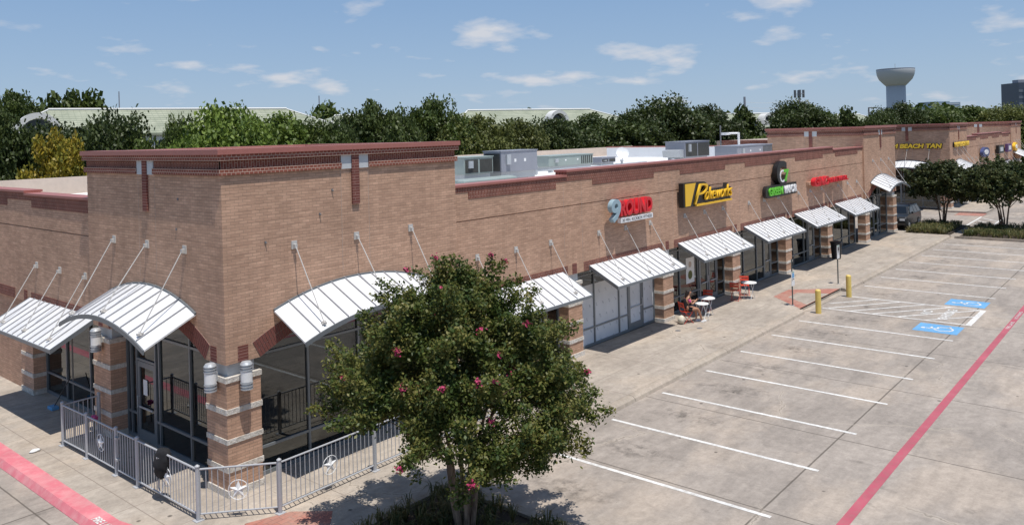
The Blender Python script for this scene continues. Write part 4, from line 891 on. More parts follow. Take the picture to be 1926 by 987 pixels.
for sy, bx_, by_, bz_ in ((1, .47, .08, H+.37), (-1, .47, -.05, H+.45)):
    chn = [[((bx_-.01, by_, bz_), .02)]]
    for k in range(4): chn.append([(0, 0), ((bx_+.03, by_+(k-1.5)*.018, bz_), .0085), ((bx_+.055, by_+(k-1.5)*.02, bz_-.012), .008), ((bx_+.065-.004*abs(k-1), by_+(k-1.5)*.02, bz_-.03), .007)])
    chn.append([(0, 0), ((bx_+.01, by_-sy*.03, bz_), .009), ((bx_+.035, by_-sy*.04, bz_-.008), .008)])
    skin_body(chn, 'hand', M['skin'], pr_)
skin_body([[((-.015, 0, H+.08), (.155, .17)), ((-.01, 0, H+.25), (.13, .14)), ((.02, 0, H+.40), (.135, .165)), ((.05, 0, H+.49), (.10, .15))]], 'top', M['cloth_black'], pr_)
skin_body([[((0, .06, H+.07), .115), ((.22, .10, H+.08), .095)]], 'shorts', M['cloth_black'], pr_); skin_body([[((0, -.06, H+.07), .115), ((.22, -.11, H+.08), .095)]], 'shorts', M['cloth_black'], pr_)
skin_body([[((.04, -.14, H+.50), .07), ((.09, -.19, H+.36), .058)]], 'sleeve', M['pink'], pr_); skin_body([[((.04, .14, H+.50), .07), ((.09, .19, H+.36), .058)]], 'sleeve', M['pink'], pr_)
skin_body([[((.10, 0, H+.83), .10), ((.07, 0, H+.74), .10), ((.0, 0, H+.64), .06), ((-.03, 0, H+.52), .03)]], 'hair', M['hair'], pr_)
g = MB()
for s_ in (-1, 1): g.lathe((.228, s_*.032, H+.765), [(.004, -.01), (.011, 0), (.004, .01)], 8)
g.build('eyes', M['sign_black'], pr_)
g = MB(); g.hexa([(.22, -.012, H+.72), (.25, -.012, H+.722), (.25, .012, H+.722), (.22, .012, H+.72), (.22, -.006, H+.765), (.226, -.006, H+.765), (.226, .006, H+.765), (.22, .006, H+.765)]); g.build('nose', M['skin'], pr_)
g = MB(); g.box(.212, .222, -.022, .022, H+.69, H+.70); g.build('mouth', M['pink'], pr_)
for q in ((.56, .10), (.68, -.12)): g = MB(); g.box(q[0]-.11, q[0]+.13, q[1]-.045, q[1]+.045, .0, .07); g.build('shoe', M['white'], pr_, bevel=.025)
pr_.location = (19.50, -.64, W); pr_.rotation_euler = (0, 0, R(-32))

# ------------------------------------------------------------------ rooftop equipment
def unit(x0, x1, y0, y1, z0, z1, mat, lb, coil='left', hood=False):
    r = empty('rooftop_unit', (x0, y0, 5.72), lb, 'air conditioner', 'rooftop air conditioning units')
    g = MB(); g.box(x0, x1, y0, y1, z0, z1-.04); g.build('cabinet', M[mat], r, bevel=.012)
    g = MB(); g.box(x0-.03, x1+.03, y0-.03, y1+.03, z1-.039, z1); g.build('lid', M[mat], r)
    g = MB(); g.box(x0+.1, x1-.1, y0+.1, y1-.1, 5.70, z0-.001); g.build('roof_curb', M['steel'], r)
    g = MB()
    if coil == 'left': g.box(x0-.012, x0, y0+.08, y1-.08, z0+.06, z1-.12)
    elif coil == 'front': 
        mid = (x0+x1)/2
        g.box(x0+.06, mid-.06, y0-.012, y0, z0+.06, z1-.12); g.box(mid+.06, x1-.06, y0-.012, y0, z0+.06, z1-.12)
    else:
        k = x0+(x1-x0)*.72
        while k < x1-.1: g.box(k, k+.10, y0-.012, y0, z0+.05, z1-.1); k += .2
    g.build('coil_grille', M['coil'], r)
    g = MB(); u = x0+(x1-x0)*.12; g.box(u, u+.28, y0-.09, y0-.001, z0+.35*(z1-z0), z1-.18); g.build('electrical_box', M['steel'], r)
    g = MB()
    for k in (.35, .62): u = x0+(x1-x0)*k; g.box(u, u+.14, y0-.006, y0-.001, z0+.45*(z1-z0), z0+.6*(z1-z0))
    g.build('data_plate', M['white'], r)
    if hood: g = MB(); g.hexa([(x0-.5, y0+.1, z0+.02), (x0-.02, y0+.1, z0), (x0-.02, y1-.1, z0), (x0-.5, y1-.1, z0+.02), (x0-.6, y0+.1, z0+.45), (x0-.02, y0+.1, z0+.5), (x0-.02, y1-.1, z0+.5), (x0-.6, y1-.1, z0+.45)]); g.build('intake_hood', M['steel'], r)
    return r
unit(18.45, 21.1, 8, 9.1, 6.08, 7.07, 'hvac', 'tall purplish grey air conditioner next to the corner tower parapet', 'left')
unit(16.2, 18.1, 8.2, 9.4, 6.10, 6.87, 'hvac_green', 'greenish condenser with two dark coil panels, leftmost on the roof', 'front')
unit(25.9, 30.2, 11, 12.4, 5.95, 6.55, 'hvac_green', 'long low greenish unit with vertical louvres at one end', 'right')
unit(32.6, 34.2, 12, 13, 5.85, 6.2, 'hvac', 'small dark condenser beside the white satellite dish', 'front')
unit(36.0, 39.3, 8, 9.4, 6.05, 7.06, 'hvac', 'large grey air conditioner with a sloping intake hood in front of the white wall', 'front', True)
unit(37.2, 42.6, 5.1, 6.6, 5.98, 6.72, 'hvac', 'long slate grey unit nearest the far tower', 'right')
r = empty('conduit_run', (20, 9.9, 5.72), 'thin grey conduit pipes on small blocks running along the roof', 'pipe')
g = MB()
for y_, x0, x1 in ((9.9, 15, 34.5), (7.4, 22, 36)):
    g.tube((x0, y_, 5.86), (x1, y_, 5.86), .035); k = x0+.5
    while k < x1: g.box(k-.06, k+.06, y_-.12, y_+.12, 5.72, 5.83); k += 1.3
g.build('pipe', M['steel'], r)
for i, (x, y, a, lb) in enumerate(((2.3, 1.9, .2, 'white table in the corner shop behind the first mullion'), (3.9, 2.3, -.3, 'white table in the corner shop behind the crape myrtle'))):
    r = empty('shop_table', (x, y, .153), lb, 'table'); g = MB(); g.add([(x+math.cos(a+t)*.72, y+math.sin(a+t)*.5, .86+q) for q in (0, .03) for t in (.6, 2.54, 3.74, 5.68)], [(0,3,2,1),(4,5,6,7),(0,1,5,4),(1,2,6,5),(2,3,7,6),(3,0,4,7)]); g.build('tabletop', M['white'], r)
    g = MB(); g.tube((x, y, .16), (x, y, .86), .035); g.lathe((x, y, .155), [(.28, 0), (.28, .02)], 16); g.build('pedestal', M['under'], r)
r = empty('roof_duct', (16, 7, 5.72), 'shiny insulated duct bundle on curbs in front of the tall roof unit', 'duct')
for y_, x0, x1 in ((6.6, 14.5, 17.9), (7.2, 14.9, 18.4)):
    g = MB(); g.box(x0, x1, y_, y_+.4, 5.78, 5.98); g.build('duct', M['hvac_green'], r, bevel=.05)
g = MB(); g.box(14.4, 20, 6.4, 6.5, 5.72, 5.80); g.box(14.4, 20, 7.7, 7.8, 5.72, 5.80); g.build('sleeper', M['under'], r)
r = empty('satellite_dish', (35, 12, 5.72), 'white satellite dish on the roof in front of the white wall', 'satellite dish')
g = MB(); nn = 14; vs = []
ax = Vector((-.6, -.6, .5)).normalized(); a1 = ax.orthogonal().normalized(); a2 = ax.cross(a1); c0 = Vector((35, 12, 6.35))
for j in range(5):
    rr_ = .42*j/4
    for k in range(nn): vs.append(c0+(a1*math.cos(2*math.pi*k/nn)+a2*math.sin(2*math.pi*k/nn))*rr_+ax*(rr_*rr_*.7))
g.add(vs, [(j*nn+k, j*nn+(k+1) % nn, (j+1)*nn+(k+1) % nn, (j+1)*nn+k) for j in range(4) for k in range(nn)]); g.build('dish', M['white'], r)
g = MB(); g.tube((35, 12, 5.72), tuple(c0), .03); g.build('mast', M['steel'], r); g = MB(); g.tube(tuple(c0), tuple(c0+ax*.45), .012); g.build('feed_arm', M['white'], r)
for i, (x, y, h) in enumerate(((31.0, 9.5, .35), (33.5, 7.5, .3), (24.0, 7.0, .3), (22.6, 9.3, .4))):
    g = MB(); g.lathe((x, y, 5.70), [(.07, 0), (.07, h), (.11, h+.01), (.11, h+.07), (.02, h+.1)], 12); tag(g.build('roof_vent', M['steel']), ['short round roof vent left of the small dark condenser', 'short round roof vent at the foot of the white wall', 'short round roof vent just behind the front parapet', 'short round roof vent right of the tall grey unit'][i], 'roof vent')

# ------------------------------------------------------------------ parked car
r = empty('parked_car', (56, .7, 0), 'dark sport utility vehicle parked beside the far planting island', 'car')
X0_, Y0_ = 53.6, -.25
prof = [(0, .55), (.02, .85), (.15, 1.0), (1.05, 1.12), (1.75, 1.62), (2.1, 1.70), (4.0, 1.68), (4.45, 1.1), (4.5, .6), (4.42, .38), (4.05, .32), (.4, .30), (.08, .38)]
def carpt(u, v, z): return (X0_+u, Y0_+v, z)
g = MB(lambda u, o, z: carpt(u, o, z)); 
def ins(z): return .0 if z < 1.05 else min(.22, (z-1.05)*.36)
n = len(prof); vs = [(u, ins(z), z) for u, z in prof]+[(u, 1.85-ins(z), z) for u, z in prof]
g.add(vs, [tuple(range(n-1, -1, -1)), tuple(range(n, 2*n))]+[(i, (i+1) % n, n+(i+1) % n, n+i) for i in range(n)]); g.build('body', M['car_paint'], r, bevel=.03)
for s_, vv in ((-1, 0), (1, 1.85)):
    for us in (((1.25, 1.14), (1.82, 1.56), (2.45, 1.60), (2.45, 1.14)), ((2.55, 1.14), (2.55, 1.60), (3.2, 1.60), (3.3, 1.14)), ((3.4, 1.14), (3.3, 1.6), (3.85, 1.58), (4.15, 1.14))):
        g = MB(carpt); P = [(u, vv+(-s_)*ins(z)*1+s_*.012, z) for u, z in us]; g.add(P, [(0, 1, 2, 3)]); o = g.build('side_window', M['car_glass'], r)
g = MB(carpt); g.add([(1.09, .2, 1.16), (1.09, 1.65, 1.16), (1.70, 1.45, 1.60), (1.70, .4, 1.60)], [(0, 1, 2, 3)]); g.build('windscreen', M['car_glass'], r)
for u in (.85, 3.6):
    for v in (-.02, 1.66):
        g = MB(carpt); g.tube((u, v, .34), (u, v+.21, .34), .34, n=24); wv = g.build('wheel', M['black'], r); g = MB(carpt); g.tube((u, v-.012, .34), (u, v-.002, .34), .21, n=16); g.build('rim', M['steel'], wv)
for v in (.25, 1.6): g = MB(carpt); g.box(-.02, .04, v-.17, v+.17, .72, .86); g.build('headlight', M['sign_white'], r)
g = MB(carpt); g.box(-.015, .02, .55, 1.3, .55, .72); g.build('grille', M['black'], r); g = MB(carpt); g.box(1.5, 1.65, -.14, -.0, 1.12, 1.26); g.build('mirror', M['car_paint'], r, bevel=.02)

# ------------------------------------------------------------------ vegetation
def leaf_mesh(name, centers, size, rs, up_bias=.35, aspect=1.6):
    n = len(centers); d = rs.normal(size=(n, 3)); d /= np.linalg.norm(d, axis=1)[:, None]; d[:, 2] = np.abs(d[:, 2])+up_bias; d /= np.linalg.norm(d, axis=1)[:, None]
    a = rs.normal(size=(n, 3)); a -= (a*d).sum(1)[:, None]*d; a /= np.linalg.norm(a, axis=1)[:, None]; b = np.cross(d, a)
    s = size*rs.uniform(.6, 1.35, n)[:, None]; L_ = a*s*aspect/2; Wd = b*s/2
    v = np.empty((n, 4, 3)); v[:, 0] = centers-L_; v[:, 1] = centers+Wd+d*s*.08; v[:, 2] = centers+L_; v[:, 3] = centers-Wd+d*s*.08
    me = bpy.data.meshes.new(name); me.vertices.add(n*4); me.vertices.foreach_set('co', v.reshape(-1)); me.loops.add(n*4); me.loops.foreach_set('vertex_index', np.arange(n*4)); me.polygons.add(n)
    me.polygons.foreach_set('loop_start', np.arange(n)*4); me.polygons.foreach_set('loop_total', np.full(n, 4)); me.update(); return me
def crown_points(rs, n, nblob, flat=1., low=-.8, top=1., rb=(.22, .42), conical=0):
    """points in an uneven crown of unit radius: shells of many blobs"""
    pts = []; B_ = []
    while len(B_) < nblob:
        p = rs.uniform(-1, 1, 3)
        if p[2] < low: continue
        q = (np.abs(p/np.array([1, 1, top]))**2.7).sum()**(1/2.7);
        lim = .86-(.5*conical*max(0, p[2]))
        if q < lim and q > .30: B_.append((p, rs.uniform(*rb)))
    per = n//nblob
    for p, r_ in B_:
        d = rs.normal(size=(per, 3)); d /= np.linalg.norm(d, axis=1)[:, None]; rad = r_*(rs.uniform(0, 1, per)**.4)*rs.choice([1, 1, 1, 1.25], per)
        q = d*rad[:, None]*np.array([1, 1, .72]); q[:, 2] += r_*.12*(np.abs(d[:, 2])); pts.append(p+q)
    return np.concatenate(pts)
rs = np.random.RandomState(11)
CR = {}
CR['broad'] = [leaf_mesh('crown', crown_points(rs, 46000, 150, rb=(.17, .31))*np.array([1, 1, .95]), .042, rs) for _ in range(3)]
CR['tall'] = [leaf_mesh('crown', crown_points(rs, 40000, 120, conical=.25, rb=(.17, .3)), .040, rs) for _ in range(2)]
CR['loose'] = [leaf_mesh('crown', crown_points(rs, 32000, 100, rb=(.15, .28)), .046, rs) for _ in range(2)]
CR['far'] = [leaf_mesh('crown', crown_points(rs, 6000, 60), .12, rs) for _ in range(3)]
def trunk_mesh(seed, n_l=6):
    rr = random.Random(seed); g = MB(); g.path([(0, 0, 0), (.02, .01, .25), (.0, .03, .5), (.03, 0, .75)], [.045, .035, .028, .015], 8)
    for k in range(n_l):
        a = k*2.4+rr.random(); z = .28+.35*k/n_l; L_ = .30+.1*rr.random()
        g.path([(0, 0, z), (math.cos(a)*L_*.5, math.sin(a)*L_*.5, z+.15), (math.cos(a)*L_, math.sin(a)*L_, z+.34)], [.02, .014, .006], 6)
    o = g.build('trunk', M['bark']); me = o.data; bpy.data.objects.remove(o); return me
TR = [trunk_mesh(i) for i in range(3)]
CNT = [0]
MATCR = {}
def tree(label, x, y, ztop, rad, shape, mat, rz=None, low=.12, group=None, zsq=None, cat='tree', nm='tree'):
    """trunk and crown on the ground; the crown reaches ztop"""
    k = CNT[0]; CNT[0] += 1
    r = empty(nm, (x, y, 0), label, cat, group)
    key = (shape, k % len(CR[shape]), mat)
    if key not in MATCR:
        me = CR[shape][key[1]].copy(); me.materials.clear(); me.materials.append(M[mat]); MATCR[key] = me
    o = bpy.data.objects.new('crown', MATCR[key]); COL.objects.link(o); o.parent = r
    zb = ztop*low; hh = (ztop-zb)/1.72; hz_ = zsq or hh
    o.location = (0, 0, ztop-hz_*.95); o.scale = (rad, rad*.95, hz_); o.rotation_euler = (0, 0, (k*1.7) if rz is None else rz)
    t = bpy.data.objects.new('trunk', TR[k % 3]); COL.objects.link(t); t.parent = r; t.scale = (rad*1.3, rad*1.3, ztop*.8); t.rotation_euler = (0, 0, k*.9)
    return r
def ptree(label, px, py, hw, w, shape, mat, **k):
    co = fw.y+rt.y*(px-963)/F_PX; cxx = fw.x+rt.x*(px-963)/F_PX
    if CAM.x+cxx*w < 112: w = max(w, (40.5+hw*w/F_PX)/co)          # stand clear behind the building
    if w > 170: w = max(120, (113-CAM.x)/cxx+4)
    x, y = grid(px, w); return tree(label, x, y, zat(px, py, w), hw*w/F_PX, shape, mat, **k)
GB = 'trees behind the shopping strip'
T_ = [
 ('dark dense tree at the far left edge, left of the yellow tree', -12, 200, 60, 44, 'broad', 'leaf_dark'),
 ('dark tree beside the arched white gable on the left', 70, 232, 70, 46, 'broad', 'leaf_dark'),
 ('yellow-leaved tree rising over the left parapet', 98, 246, 55, 33, 'loose', 'leaf_yellow'),
 ('low yellow-green bush tree right of the yellow tree', 150, 300, 40, 31, 'loose', 'leaf_yellow'),
 ('dark upright evergreen in front of the green tiled roof', 212, 182, 72, 45, 'tall', 'leaf_dark'),
 ('dark spreading tree behind the left end of the tower coping', 175, 235, 75, 50, 'broad', 'leaf_dark'),
 ('dark low tree between the upright evergreen and the bright green trees', 285, 258, 55, 44, 'broad', 'leaf_mid'),
 ('thin dark tree rising before the middle of the long tiled roof', 340, 204, 36, 55, 'tall', 'leaf_mid'),
 ('bright green tree above the tower coping, the widest of its colour', 425, 198, 85, 42, 'broad', 'leaf_bright'),
 ('bright green tree right of the widest bright green one', 530, 210, 75, 43, 'broad', 'leaf_bright'),
 ('bright green tree covering the end of the tiled roof', 605, 225, 60, 44, 'broad', 'leaf_mid'),
 ('low bright shrub-like tree just above the tower coping', 350, 262, 50, 38, 'broad', 'leaf_bright'),
 ('dark rounded oak behind the right part of the tower coping', 690, 188, 62, 48, 'broad', 'leaf_dark'),
 ('small dark oak left of the rounded oak', 640, 230, 35, 50, 'broad', 'leaf_dark'),
 ('green domed tree right of the dark rounded oak', 810, 186, 62, 60, 'broad', 'leaf_mid'),
 ('dark green tree between the rounded oak and the domed tree', 755, 215, 45, 56, 'broad', 'leaf_dark'),
 ('olive tree above the end of the corner tower', 820, 226, 62, 45, 'broad', 'leaf_olive'),
 ('olive yellowish tree over the tall roof unit', 905, 217, 62, 47, 'loose', 'leaf_olive'),
 ('olive tree right of the yellowish one over the roof units', 975, 222, 55, 50, 'broad', 'leaf_olive'),
 ('low olive tree just behind the rear parapet', 870, 255, 60, 42, 'broad', 'leaf_olive'),
 ('dark tree left of the big oak group behind the rear parapet', 1040, 222, 50, 52, 'broad', 'leaf_dark'),
 ('large dark oak behind the rear parapet, left of the tallest oak', 1125, 212, 75, 54, 'broad', 'leaf_dark'),
 ('tallest dark oak in the middle of the group behind the rear parapet', 1248, 185, 72, 58, 'broad', 'leaf_dark'),
 ('dark oak behind the white roof wall', 1190, 212, 60, 52, 'broad', 'leaf_dark'),
 ('dark oak right of the tallest one, beside the light pole', 1338, 195, 50, 62, 'broad', 'leaf_dark'),
 ('dark oak with ragged top left of the white portico', 1388, 240, 26, 64, 'loose', 'leaf_mid'),
 ('low dark tree above the white roof wall', 1290, 240, 55, 50, 'broad', 'leaf_dark'),
 ('green tree below the portico, behind the white bracket lamp', 1440, 254, 36, 70, 'loose', 'leaf_mid'),
 ('large dark oak right of the white portico', 1508, 188, 52, 100, 'broad', 'leaf_dark'),
 ('olive green tree right of the large oak beyond the portico', 1555, 214, 45, 95, 'broad', 'leaf_mid'),
 ('low green tree under the small far tiled roof', 1610, 228, 50, 90, 'broad', 'leaf_mid'),
 ('dark oak left of the water tower foot', 1655, 207, 34, 120, 'broad', 'leaf_dark'),
 ('dark tree standing before the foot of the water tower', 1692, 194, 36, 130, 'broad', 'leaf_dark'),
 ('green low tree behind the far tower of the strip', 1665, 226, 45, 85, 'broad', 'leaf_mid'),
 ('green tree in front of the glass office block', 1760, 205, 48, 130, 'broad', 'leaf_mid'),
 ('dark green tree left of the glass office block', 1725, 206, 40, 140, 'broad', 'leaf_dark'),
 ('green tree right of the glass office block', 1830, 198, 48, 135, 'broad', 'leaf_mid'),
 ('olive green tree near the right edge', 1885, 198, 45, 130, 'broad', 'leaf_olive'),
 ('green tree at the right edge below the dark office tower', 1935, 204, 45, 130, 'broad', 'leaf_mid'),
 ('tree top with small leaves seen beyond the tiled roof at far left', 22, 172, 45, 95, 'loose', 'leaf_mid'),
 ('rounded tree top beyond the tiled roof, right of the arched gable', 118, 172, 38, 118, 'far', 'leaf_mid'),
 ('rounded tree top beyond the tiled roof, left of the upright evergreen', 170, 180, 32, 120, 'far', 'leaf_mid'),
 ('far green tree clump left of the rounded oak', 612, 201, 32, 150, 'far', 'leaf_mid'),
 ('far small tree top right of the domed tree', 985, 206, 20, 170, 'far', 'leaf_dark'),
 ('far tree beside the small tiled roof, left of the light pole', 1590, 207, 24, 180, 'far', 'leaf_dark'),
 ('far round tree behind the small tiled roof', 1400, 206, 30, 190, 'far', 'leaf_dark'),
 ('dark understorey tree behind the far left parapet', 0, 270, 50, 52, 'broad', 'leaf_dark'),
 ('dark understorey tree behind the yellow tree', 215, 262, 60, 52, 'broad', 'leaf_dark'),
 ('dark understorey tree under the rounded oak', 700, 250, 45, 44, 'broad', 'leaf_dark'),
 ('dark understorey tree behind the long low roof unit', 1080, 245, 55, 46, 'broad', 'leaf_dark'),
 ('dark understorey tree behind the satellite dish', 1180, 245, 60, 46, 'broad', 'leaf_dark'),
]
for i, (lb, px, py, hw, w_, sh, mt) in enumerate(T_): ptree(lb, px, py, hw*1.3, w_, sh, mt, group=GB, low=.04)
# distant wood as one mass
def wood(name, segs, mat):
    P = []
    for px in np.arange(-250, 2300, 7.0):
        for w_ in (230, 280, 340):
            x, y = grid(px+rs.uniform(-4, 4), w_+rs.uniform(-15, 15)); h = 9.5+3.5*math.sin(px*.013+w_)+rs.uniform(-2, 2)
            q = rs.normal(size=(70, 3)); q /= np.linalg.norm(q, axis=1)[:, None]; q *= np.array([4.5, 4.5, 4.2])*rs.uniform(.75, 1.05, 70)[:, None]; q += np.array([x, y, h-5]); P.append(q)
            q2 = q[:26].copy(); q2[:, 2] = rs.uniform(0, h-4, 26); P.append(q2)
    me = leaf_mesh(name, np.concatenate(P), 1.5, rs); me.materials.append(M[mat]); o = bpy.data.objects.new(name, me); COL.objects.link(o); tag(o, 'distant wood filling the horizon behind the buildings', 'trees', kind='stuff')
wood('distant_wood', None, 'leaf_mid')

# near crape myrtle
def crape(label, x, y, H_, RX, nleaf, lsize, mat, seed, stems=6, zg=.1, blobs=None, flowers=60, group=None, split=.95):
    rs2 = np.random.RandomState(seed); rr = random.Random(seed); r = empty('crape_myrtle', (x, y, zg), label, 'tree', group)
    g = MB(); tips = []
    for k in range(stems):
        a = k*2*math.pi/stems+rr.uniform(-.3, .3); r0 = .09+.09*rr.random(); sp_ = rr.uniform(.45, .8)*RX
        pts = [(x+math.cos(a)*r0, y+math.sin(a)*r0, zg-.05)]
        for j, q in enumerate((.16, .34, .52, .7)): pts.append((x+math.cos(a)*(r0+sp_*q**1.75)+rr.uniform(-.06, .06), y+math.sin(a)*(r0+sp_*q**1.75)+rr.uniform(-.06, .06), zg+H_*q*.95))
        g.path(pts, [.062*RX/2.6, .05*RX/2.6, .040*RX/2.6, .028*RX/2.6, .014*RX/2.6], 8)
        for b in range(3):
            a2 = a+rr.uniform(-1, 1); s0 = Vector(pts[2+b % 2]); e = s0+Vector((math.cos(a2)*RX*.45, math.sin(a2)*RX*.45, H_*.22)); g.path([s0, s0.lerp(e, .5)+Vector((0, 0, .1)), e], [.026*RX/2.6, .018*RX/2.6, .007*RX/2.6], 6)
    g.build('trunk', M['bark'], r)
    P = []; fl = []
    for (bx_, by_, bz_, br_) in blobs:
        n = int(nleaf*br_**2/sum(b[3]**2 for b in blobs)); k = max(8, int(26*br_))
        sub = rs2.normal(size=(k, 3)); sub /= np.linalg.norm(sub, axis=1)[:, None]; sub *= (br_*rs2.uniform(.45, 1.0, k))[:, None]; sub[:, 2] *= .8
        per = n//k
        for c in sub:
            # a leafy twig: an outward-reaching elongated clump
            dirn = c/np.linalg.norm(c); dirn[2] += .25; dirn /= np.linalg.norm(dirn); L_ = rs2.uniform(.22, .62)*RX/2.6
            t_ = rs2.uniform(-.6, 1, per); sp2 = rs2.normal(size=(per, 3))*(.095*RX/2.6)*(1.25-.75*np.abs(t_))[:, None]
            P.append(np.array([bx_, by_, bz_])+c+dirn*(t_*L_)[:, None]+sp2)
            if rs2.uniform() < flowers/640: fl.append(np.array([bx_, by_, bz_])+c+dirn*L_*1.05)
    me = leaf_mesh('crown', np.concatenate(P), lsize, rs2, .2, 1.7); me.materials.append(M[mat]); o = bpy.data.objects.new('crown', me); COL.objects.link(o); o.parent = r; o.matrix_parent_inverse = r.matrix_world.inverted()
    if fl:
        Q = np.concatenate([f+rs2.normal(size=(40, 3))*.032 for f in fl]); me = leaf_mesh('blossoms', Q, .04, rs2, .3, 1.1); me.materials.append(M['flower']); o2 = bpy.data.objects.new('blossoms', me); COL.objects.link(o2); o2.parent = r; o2.matrix_parent_inverse = r.matrix_world.inverted()
    return r
# blobs placed in the crown's own volume: (right of camera axis, toward camera, height)
def rel(cx_, cy_, lst): return [(cx_+a*rt.x-b*fw.x, cy_+a*rt.y-b*fw.y, z, r_) for a, b, z, r_ in lst]
near = rel(2.05, -5.1, [(-.65, 0, 4.65, .75), (.05, .5, 4.5, .75), (.35, -.1, 4.75, .6), (-.2, -.3, 4.9, .5), (-1.2, .3, 4.15, .75), (-.4, .9, 3.9, .85), (.6, -.2, 4.35, .8), (1.2, .2, 3.85, .75), (-1.75, .2, 3.35, .75), (-2.15, -.3, 2.75, .62), (-1.3, 1.0, 3.0, .85), (-.3, 1.5, 2.9, .85), (.75, 1.1, 3.2, .85), (1.7, .3, 3.1, .75), (2.1, -.2, 2.45, .55), (1.4, 1.1, 2.4, .7), (.5, 1.6, 2.3, .65), (-.7, 1.2, 2.3, .45), (-1.75, .5, 2.75, .5), (1.8, .5, 2.05, .45), (.9, .9, 1.9, .45), (-.4, -1.2, 3.9, .8), (.8, -1.3, 3.4, .8), (-1.2, -1.2, 2.9, .75), (1.5, -1.0, 2.6, .6), (0, 0, 3.2, .9), (-.75, .3, 1.95, .25)])
near = [(x_, y_, z_, r_*.84) for x_, y_, z_, r_ in near]
crape('large crape myrtle with pink blossoms in front of the corner tower', 2.05, -5.1, 4.6, 2.6, 150000, .044, 'leaf_crape', 4, 6, .08, near, flowers=85)
def farcrape(label, x, y, seed, H_=5.4, RX=3.0):
    rs3 = random.Random(seed); bl = []
    for k in range(16):
        a = k*2.4; q = math.sqrt((k+.5)/16)*RX*.72; bl.append((x+q*math.cos(a), y+q*math.sin(a), H_*.76-(q/RX)**2*1.1+rs3.uniform(-.35, .35), RX*.36))
    for k in range(9):
        a = k*.7; bl.append((x+RX*.68*math.cos(a), y+RX*.68*math.sin(a), H_*.53+rs3.uniform(-.2, .2), RX*.27))
    crape(label, x, y, H_*.9, RX, 26000, .12, 'leaf_crape_far', seed, 6, .12, bl, flowers=0, group='crape myrtles on the far island')
farcrape('dark rounded crape myrtle beside the parked dark vehicle', 57.3, -1.9, 21, 5.3, 2.5); farcrape('dark rounded crape myrtle nearest the right edge, on the far island', 55.6, -6.1, 22, 5.4, 2.6)
def grassy(name, polys, n, hgt, lb, z=.1, mat='grass'):
    vs = []; fs = []; rr = random.Random(8)
    for (x0, x1, y0, y1), cnt in polys:
        for _ in range(cnt):
            cx_, cy_ = rr.uniform(x0, x1), rr.uniform(y0, y1); h = hgt*rr.uniform(.6, 1.25)
            for b in range(n):
                a = rr.uniform(0, 6.28); l = h*rr.uniform(.35, .9); wd = .008*hgt/.35; d = Vector((math.cos(a), math.sin(a), 0)); s = Vector((-d.y, d.x, 0))*wd; p = Vector((cx_, cy_, z)); k = len(vs)
                m1 = p+d*l*.4+Vector((0, 0, h*.8)); e = p+d*l+Vector((0, 0, h*rr.uniform(.35, .95)))
                vs += [p-s, p+s, m1+s, m1-s, e]; fs += [(k, k+1, k+2, k+3), (k+3, k+2, k+4)]
    me = bpy.data.meshes.new(name); me.from_pydata([tuple(v) for v in vs], [], fs); me.materials.append(M[mat]); o = bpy.data.objects.new(name, me); COL.objects.link(o); tag(o, lb, 'grass', kind='stuff')
grassy('ornamental_grass', [((-1.5, 3.2, -8.5, -3.5), 480)], 16, .36, 'tufted ornamental grass under the large crape myrtle')
grassy('ornamental_grass', [((51.5, 57.4, -3.2, -.8), 330), ((51.3, 57.4, -15, -4.3), 900)], 12, .5, 'ornamental grass in the far planting island')

# ------------------------------------------------------------------ buildings beyond the trees
def hip(name, label, pxa, pxb, wa, wb, zr, ze, dep, wallh=True, parts=None):
    a = Vector((*grid(pxa, wa), 0)); b = Vector((*grid(pxb, wb), 0)); d = (b-a).normalized(); nrm = Vector((d.y, -d.x, 0))
    if nrm.dot(CAM-a) < 0: nrm = -nrm
    r = empty(name, tuple(a), label, 'building'); g = MB(); e = .0
    A0, B0 = a+nrm*dep-d*dep*.8, b+nrm*dep+d*dep*.8; A1, B1_ = a-nrm*dep-d*dep*.8, b-nrm*dep+d*dep*.8
    Z = lambda p, z: (p.x, p.y, z)
    g.add([Z(A0, ze), Z(B0, ze), Z(B1_, ze), Z(A1, ze), Z(a, zr), Z(b, zr), Z(A0, ze-.25), Z(B0, ze-.25), Z(B1_, ze-.25), Z(A1, ze-.25)], [(0, 1, 5, 4), (1, 2, 5), (2, 3, 4, 5), (3, 0, 4), (6, 7, 1, 0), (7, 8, 2, 1), (8, 9, 3, 2), (9, 6, 0, 3), (9, 8, 7, 6)]); g.build('tiled_roof', M['roof_tile'], r)
    g = MB(); A0, B0, A1, B1_ = [p+(c-p).normalized()*.9 for p, c in ((A0, (a+b)/2), (B0, (a+b)/2), (A1, (a+b)/2), (B1_, (a+b)/2))]
    g.slab([(p.x, p.y) for p in (A0, B0, B1_, A1)], 0, ze-.25); g.build('wall', M['stucco_white'], r)
    g = MB(); g.path([Z(a, zr+.08), Z(b, zr+.08)], .14, 6); g.path([Z(a, zr+.05), Z(a+nrm*dep-d*dep*.8, ze+.05)], .1, 6); g.path([Z(b, zr+.05), Z(b+nrm*dep+d*dep*.8, ze+.05)], .1, 6); g.build('ridge_cap', M['stucco_white'], r)
    n = max(2, int((B0-A0).length/5))
    for k in range(n):
        c = A0+(B0-A0)*((k+.5)/n); g = MB(); g.slab([(q.x, q.y) for q in (c-d*.9+nrm*.0, c+d*.9, c+d*.9+nrm*.05, c-d*.9+nrm*.05)], ze-2.4, ze-.8); g.build('window', M['window_dark'], r)
    return r, a, b, d, nrm
